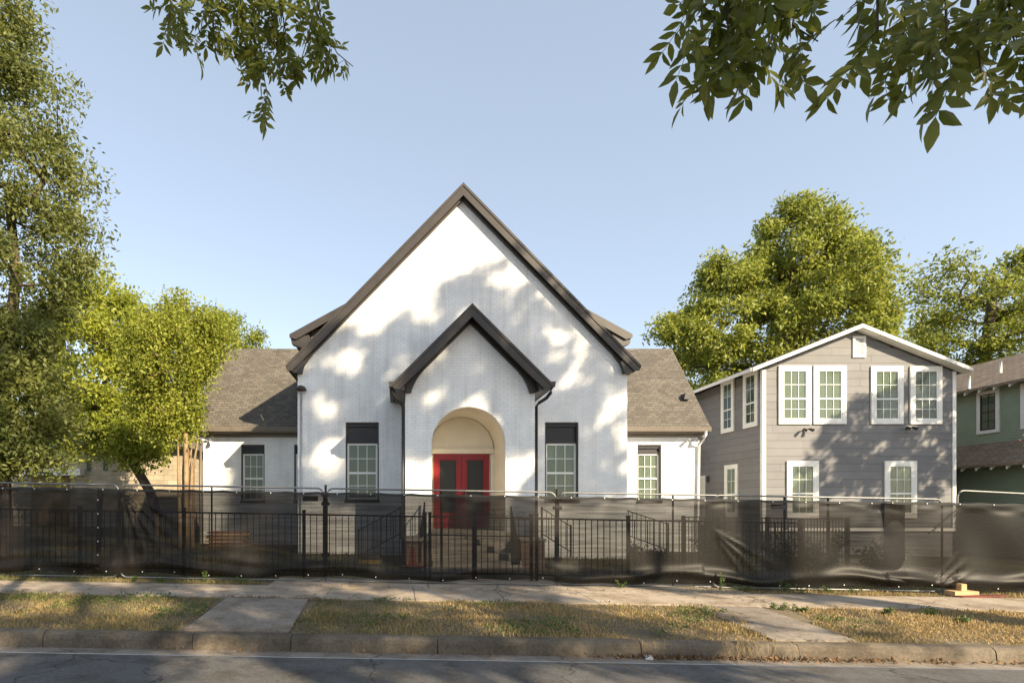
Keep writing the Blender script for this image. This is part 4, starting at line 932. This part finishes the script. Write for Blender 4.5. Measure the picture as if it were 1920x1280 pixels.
# odds and ends in the yard
def scatter(name, label, cat, mb, mat, loc): return tag(mb.build(name, mat, None, loc), label, cat)
p = P(966, 1055, 13.4); mb = MB(); mb.prism([(p.x-.11, .35), (p.x+.12, .35), (p.x+.12, .72), (p.x-.10, 1.84), (p.x-.12, 1.80)], 'y', 13.38, 13.42)
scatter('pointed_board', 'dark pointed board standing by the right step cheek', 'board', mb, 'iron', (p.x, 13.4, .35))
t = thing('board_stack', 'low stack of red and yellow boards against the left wing wall', 'lumber', (-5.9, 18.6, .38))
for k in range(9):
    mb = MB(); o = random.uniform(-.12, .12); mb.box(-6.55+o, -5.25+o, 18.3, 18.9, .40+k*.062, .455+k*.062); mb.build('board', ('redwood', 'yellow', 'redwood', 'wood')[k % 4], t)
mb = MB(); mb.box(-1.02, -.42, 13.6, 14.2, .30, .36); t = thing('step_platform', 'black mats with a yellow edge stacked by the left railing', 'platform', (-.7, 13.9, .3))
mb.build('mat', 'slate', t); mb = MB(); mb.box(-1.0, -.44, 13.58, 14.15, .362, .45); mb.build('yellow_edge', 'yellow', t); mb = MB(); mb.prism([(-.98, .452), (-.46, .452), (-.52, .62), (-.9, .6)], 'y', 13.66, 14.15); mb.build('mat', 'slate', t)
t = thing('red_stand', 'red stand with a flat base beside the steps', 'stand', (.35, 13.2, .3))
mb = MB(); mb.box(.08, .62, 13.0, 13.4, .29, .34); mb.build('base', 'redwood', t); mb = MB(); mb.prism([(.24, .34), (.46, .34), (.39, .82), (.31, .82)], 'y', 13.15, 13.25); mb.build('column', 'redwood', t)
t = thing('yard_spotlight', 'small pale spotlight on a stake in the lawn', 'spotlight', (-2.85, 12.2, .33))
mb = MB(); mb.tube([(-2.85, 12.2, .3), (-2.85, 12.2, .62)], .012, 6); mb.build('stake', 'iron', t); mb = MB(); mb.prism([(-2.95, .60), (-2.78, .70), (-2.76, .82), (-2.93, .74)], 'y', 12.12, 12.28); mb.build('head', 'bluewhite', t)
mb = MB(); mb.add([(15.6-4.2, 12.9, .55), (15.6-3.3, 12.9, .55), (15.6-3.4, 12.9, .78), (15.6-4.3, 12.9, .78), (11.4, 12.94, .55), (12.3, 12.94, .55), (12.2, 12.94, .78), (11.3, 12.94, .78)], [(0,1,2,3),(7,6,5,4),(0,4,5,1),(1,5,6,2),(2,6,7,3),(3,7,4,0)])
scatter('pale_panel', 'pale rectangular panel lying behind the screen before the gray house', 'panel', mb, 'bluewhite', (11.9, 12.9, .55))
xb = X(1778); mb = MB(); mb.box(xb-.26, xb+.20, 10.22, 10.42, zf(xb, .0), zf(xb, .09)); mb.box(xb-.05, xb+.05, 10.3, 10.4, zf(xb, .092), zf(xb, .22)); scatter('timber_block', 'fresh-cut timber block under the foot of the fence', 'timber', mb, 'wood', (xb, 10.3, zf(xb, 0)))
mb = MB(); z = zf(xb, .0); mb.add([(xb-.35, 10.0, z), (xb+.62, 10.12, z), (xb+.60, 10.24, z), (xb-.37, 10.12, z), (xb-.35, 10.0, z+.03), (xb+.62, 10.12, z+.03), (xb+.60, 10.24, z+.03), (xb-.37, 10.12, z+.03)], [(4,5,6,7),(0,1,5,4),(1,2,6,5),(2,3,7,6),(3,0,4,7)]); scatter('loose_board', 'reddish loose board lying beside the timber block', 'board', mb, 'redwood', (xb, 10.1, z))
p = P(1215, 1229, 6.48); mb = MB(); mb.prism([(p.x-.05, gx(p.x)+.01), (p.x+.05, gx(p.x)+.012), (p.x+.04, gx(p.x)+.05), (p.x-.03, gx(p.x)+.045)], 'y', 6.44, 6.50); scatter('litter', 'crumpled white litter in the gutter', 'litter', mb, 'white', (p.x, 6.47, gx(p.x)))

# ------------------------------------------------------------------ shrubs, weeds, grass, fallen leaves
def shrub(x, y, w, h, n, label, mat='shrub', L=.07, group=None, cat='shrub', spread=.5):
    z = gz(x, y)-.03; t = thing('shrub' if cat == 'shrub' else 'weed', label, cat, (x, y, z), group)
    st = MB(); 
    k = max(3, int(w*8)); tips = []
    for i in range(k):
        a = random.uniform(0, 6.28); r = random.uniform(.1, .5)*w; tip = Vector((x+r*math.cos(a), y+r*math.sin(a)*.7, z+h*random.uniform(.6, 1.0))); tips.append(tip)
        st.tube([(x+r*.25*math.cos(a), y+r*.2*math.sin(a), z), Vector((x, y, z)).lerp(tip, .55)+Vector((0, 0, .08*h)), tip], .008 if cat == 'shrub' else .003, 4, .002)
    st.build('stems', 'bark' if cat == 'shrub' else 'weed', t)
    tp = np.array([tuple(q) for q in tips]); idx = rng.integers(0, k, n); f = rng.random((n, 1))**.6
    c = np.array([x, y, z])+(tp[idx]-np.array([x, y, z]))*f+rng.normal(size=(n, 3))*np.array([w, w, h])*.07*spread*2
    c[:, 2] = np.maximum(c[:, 2], z+.01); leafcloud('foliage', c, L, .5, mat, t, .0)
for x, y, w, h, lab in ((5.9, 12.6, 1.0, .75, 'low dark shrub right of the steps'), (7.4, 12.4, 1.5, 1.05, 'dark shrub behind the iron fence by the ramp rail'), (8.7, 12.3, 1.5, 1.15, 'broad dark shrub behind the iron fence end'), (9.9, 12.4, 1.2, 1.2, 'tall leggy shrub behind the iron fence end post'), (11.0, 12.2, 1.2, .95, 'yellowish shrub in front of the gray house')):
    shrub(x, y, w, h, 1500, lab)
shrub(X(1510)+.1, 10.95, .7, .8, 700, 'green shrub growing against the screen from behind', 'weed')
WD = [(1165, 10.42, .16, .28), (1350, 10.40, .12, .42), (1465, 10.38, .22, .30), (1500, 10.36, .25, .18), (1560, 10.38, .2, .16), (1600, 10.36, .2, .14), (1395, 10.38, .2, .14), (385, 10.36, .1, .26), (300, 10.36, .2, .12), (250, 10.36, .2, .12), (450, 10.36, .2, .11)]
WLAB = ['bushy weed at the fence foot right of the gate', 'tall single weed sprout before the dark shrubs', 'leafy weed at the fence foot before the lower gray-house window', 'wide low weed at the fence foot before the iron fence end post', 'weed at the fence foot under the second upright before the gray house', 'weed tuft in the strip before the gray house skirt', 'small weed beside the tall sprout', 'upright weed at the fence foot before the red board stack', 'low weed under the creased fabric', 'low weed below the bunched fabric corner', 'low weed at the end of the grass strip by the left wing']
for (px, y, w, h), lb in zip(WD, WLAB): shrub((px-CX)*y/FPX, y, w*2, h, 90, lb, 'weed', .04, 'weeds along the fence', 'weed', .4)
for px, py, Y in ((1500, 1142, 8.6), (1745, 1150, 8.5), (1655, 1150, 8.5), (1800, 1168, 8.0), (1460, 1146, 8.7)):
    shrub((px-CX)*Y/FPX, Y, .35, .12, 110, 'low leafy weed patch in the dry verge grass beyond the second walkway', 'weed', .045, 'weeds in the verge', 'weed', .5)
def field(x, y, sc, sd):
    r = np.random.default_rng(sd); f = np.zeros_like(x)
    for k in range(9): a, b, p = r.normal()*sc, r.normal()*sc, r.uniform(0, 6.28); f += np.sin(a*x+b*y+p)
    return f/4.2
def grass(name, label, n, xr, yr, tintf, mask, hf, kind='stuff', wd=.0045):
    x = rng.uniform(*xr, n); y = rng.uniform(*yr, n); k = mask(x, y); x, y = x[k], y[k]; n = len(x)
    z = np.array([gz(a, b) for a, b in zip(x, y)])-.018; h = hf(x, y)*(.5+rng.random(n)); a = rng.uniform(0, 6.28, n); ln = rng.random(n)*.9*h
    b = np.stack([x, y, z], 1); s = np.stack([np.cos(a), np.sin(a), 0*a], 1)*wd*(.6+rng.random(n))[:, None]; la = rng.uniform(0, 6.28, n)
    tip = b+np.stack([np.cos(la)*ln, np.sin(la)*ln, h], 1); mid = b*.5+tip*.5+np.stack([0*a, 0*a, h*.12], 1)
    v = np.stack([b-s, b+s, mid+s*.7, mid-s*.7, tip], 1).reshape(-1, 3); i = np.arange(n)*5
    f = np.concatenate([np.stack([i, i+1, i+2], 1), np.stack([i, i+2, i+3], 1), np.stack([i+3, i+2, i+4], 1)])
    t = np.clip(tintf(x, y)+rng.normal(size=n)*.22, 0, 1)
    o = link(name, fastmesh(name, v, f, 'grass', np.repeat(t, 5))); tag(o, label, 'grass', kind='stuff'); return o
edge = lambda x, y: .12*field(x, y, 5.0, 3)
def vmask(x, y):
    e = edge(x, y); a = (x > -2.80+e-.05*(y-6.7)) & (x < -1.30+e-.05*(y-6.7)); b = (x > 4.85+e+.15*(y-6.7)) & (x < 5.60+e+.45*(y-6.7))
    return ~(a | b) & (y < 8.90+e*1.2) & (y > 6.70)
def vt(x, y):
    d = .56+.34*field(x, y, 1.6, 11)+.2*field(x, y, 6, 12)
    d += np.interp(x, [-9, -3, -1.3, .4, 3, 5, 9], [-.05, -.08, -.22, .06, .22, .30, .34]); return np.clip(d, .05, .95)
dens = lambda x, y: (field(x, y, 2.5, 21)*.5+.75 > rng.random(len(x))*.95)
grass('verge_grass', 'patchy green and straw-coloured grass on the verge', 95000, (-11, 13), (6.68, 9.02), vt, lambda x, y: vmask(x, y) & dens(x, y), lambda x, y: .036+.022*field(x, y, 3, 5), wd=.006)
grass('fence_foot_grass', 'thin strip of grass along the foot of the fence', 16000, (-11, 13), (10.0, 10.62), lambda x, y: .25+.3*field(x, y, 2, 31)+np.interp(x, [-9, 4, 8], [-.05, .2, .3]), lambda x, y: ((x < -2.7+edge(x, y)*2) | (x > 5.6)) & (y > 10.07+edge(x, y)), lambda x, y: .05+.02*field(x, y, 3, 6))
grass('yard_grass', 'lawn grass behind the fence', 45000, (-11, 14), (10.9, 18), lambda x, y: .15+.25*field(x, y, 1.2, 41), lambda x, y: ~((x > -1.3) & (x < 4.2)) & dens(x, y), lambda x, y: .05+.015*field(x, y, 3, 7), wd=.007)
n = 26000; xx = rng.uniform(-11, 12, n); yy = rng.uniform(6.74, 8.95, n)
k = vmask(xx, yy) & (field(xx, yy, 2.2, 51)+.5*field(xx, yy, 8, 52)+np.interp(xx, [-8, -2, .5, 2, 9], [.15, .35, .3, -.05, -.4]) > .45+.3*rng.random(n)); xx, yy = xx[k], yy[k]
o = leafcloud('ground_weeds', np.stack([xx, yy, np.array([gz(a, b) for a, b in zip(xx, yy)])+.012+.035*rng.random(len(xx))], 1), .04, .6, 'weed', None, .0); tag(o, 'patches of small green weeds in the verge grass', 'weeds', kind='stuff')
n = 500; xx = np.concatenate([rng.uniform(-2.9, -1.3, 220), rng.uniform(-2, 6, 280)]); yy = np.where(np.arange(n) < 220, rng.normal(8.82, .02, n), rng.normal(10.05, .015, n))
o = leafcloud('joint_weeds', np.stack([xx, yy, np.array([gz(a, b) for a, b in zip(xx, yy)])+.012+.01*rng.random(n)], 1), .04, .4, 'dryleaf', None, 0.); tag(o, 'dry debris and weeds in the pavement joints', 'debris', kind='stuff')
n = 900; xx = np.concatenate([rng.normal(3.4, .55, 330), rng.normal(5.0, .9, 250), rng.uniform(2.6, 8, 170), rng.uniform(-6, 9, 150)]); yy = 6.505-np.abs(rng.normal(0, .045, n)); 
far = rng.random(n) < .05; yy = np.where(far, rng.uniform(3.5, 6.4, n), yy)
zz = np.array([max(roadz(a, b), gx(a)+.012)+.006 for a, b in zip(xx, yy)])+np.abs(rng.normal(0, .012, n))*(~far)
o = leafcloud('fallen_leaves', np.stack([xx, yy, zz], 1), .05, .42, 'dryleaf', None, 0.0); tag(o, 'dry brown leaves gathered in the gutter', 'leaves', kind='stuff')
# straw hanging over the kerb
v = []; f = []
for k in range(30):
    x = random.choice((random.gauss(3.45, .12), random.gauss(4.25, .1), random.gauss(4.75, .15), random.gauss(3.5, .2), random.gauss(4.3, .15))); z = gx(x)+.205; pts = [Vector((x, 6.68, z)), Vector((x+random.gauss(0, .012), 6.575, z+.012)), Vector((x+random.gauss(0, .02), 6.525, z-random.uniform(.03, .07))), Vector((x+random.gauss(0, .03), 6.512, z-random.uniform(.08, .17)))]
    for a, b in zip(pts[:-1], pts[1:]): n0 = len(v); v += [tuple(a+Vector((.002, 0, 0))), tuple(a-Vector((.002, 0, 0))), tuple(b-Vector((.0015, 0, 0))), tuple(b+Vector((.0015, 0, 0)))]; f.append((n0, n0+1, n0+2, n0+3))
o = link('hanging_straw', fastmesh('hanging_straw', np.array(v), f, 'grass', np.full(len(v), .7))); tag(o, 'dry straw runners hanging over the kerb', 'straw', kind='stuff')
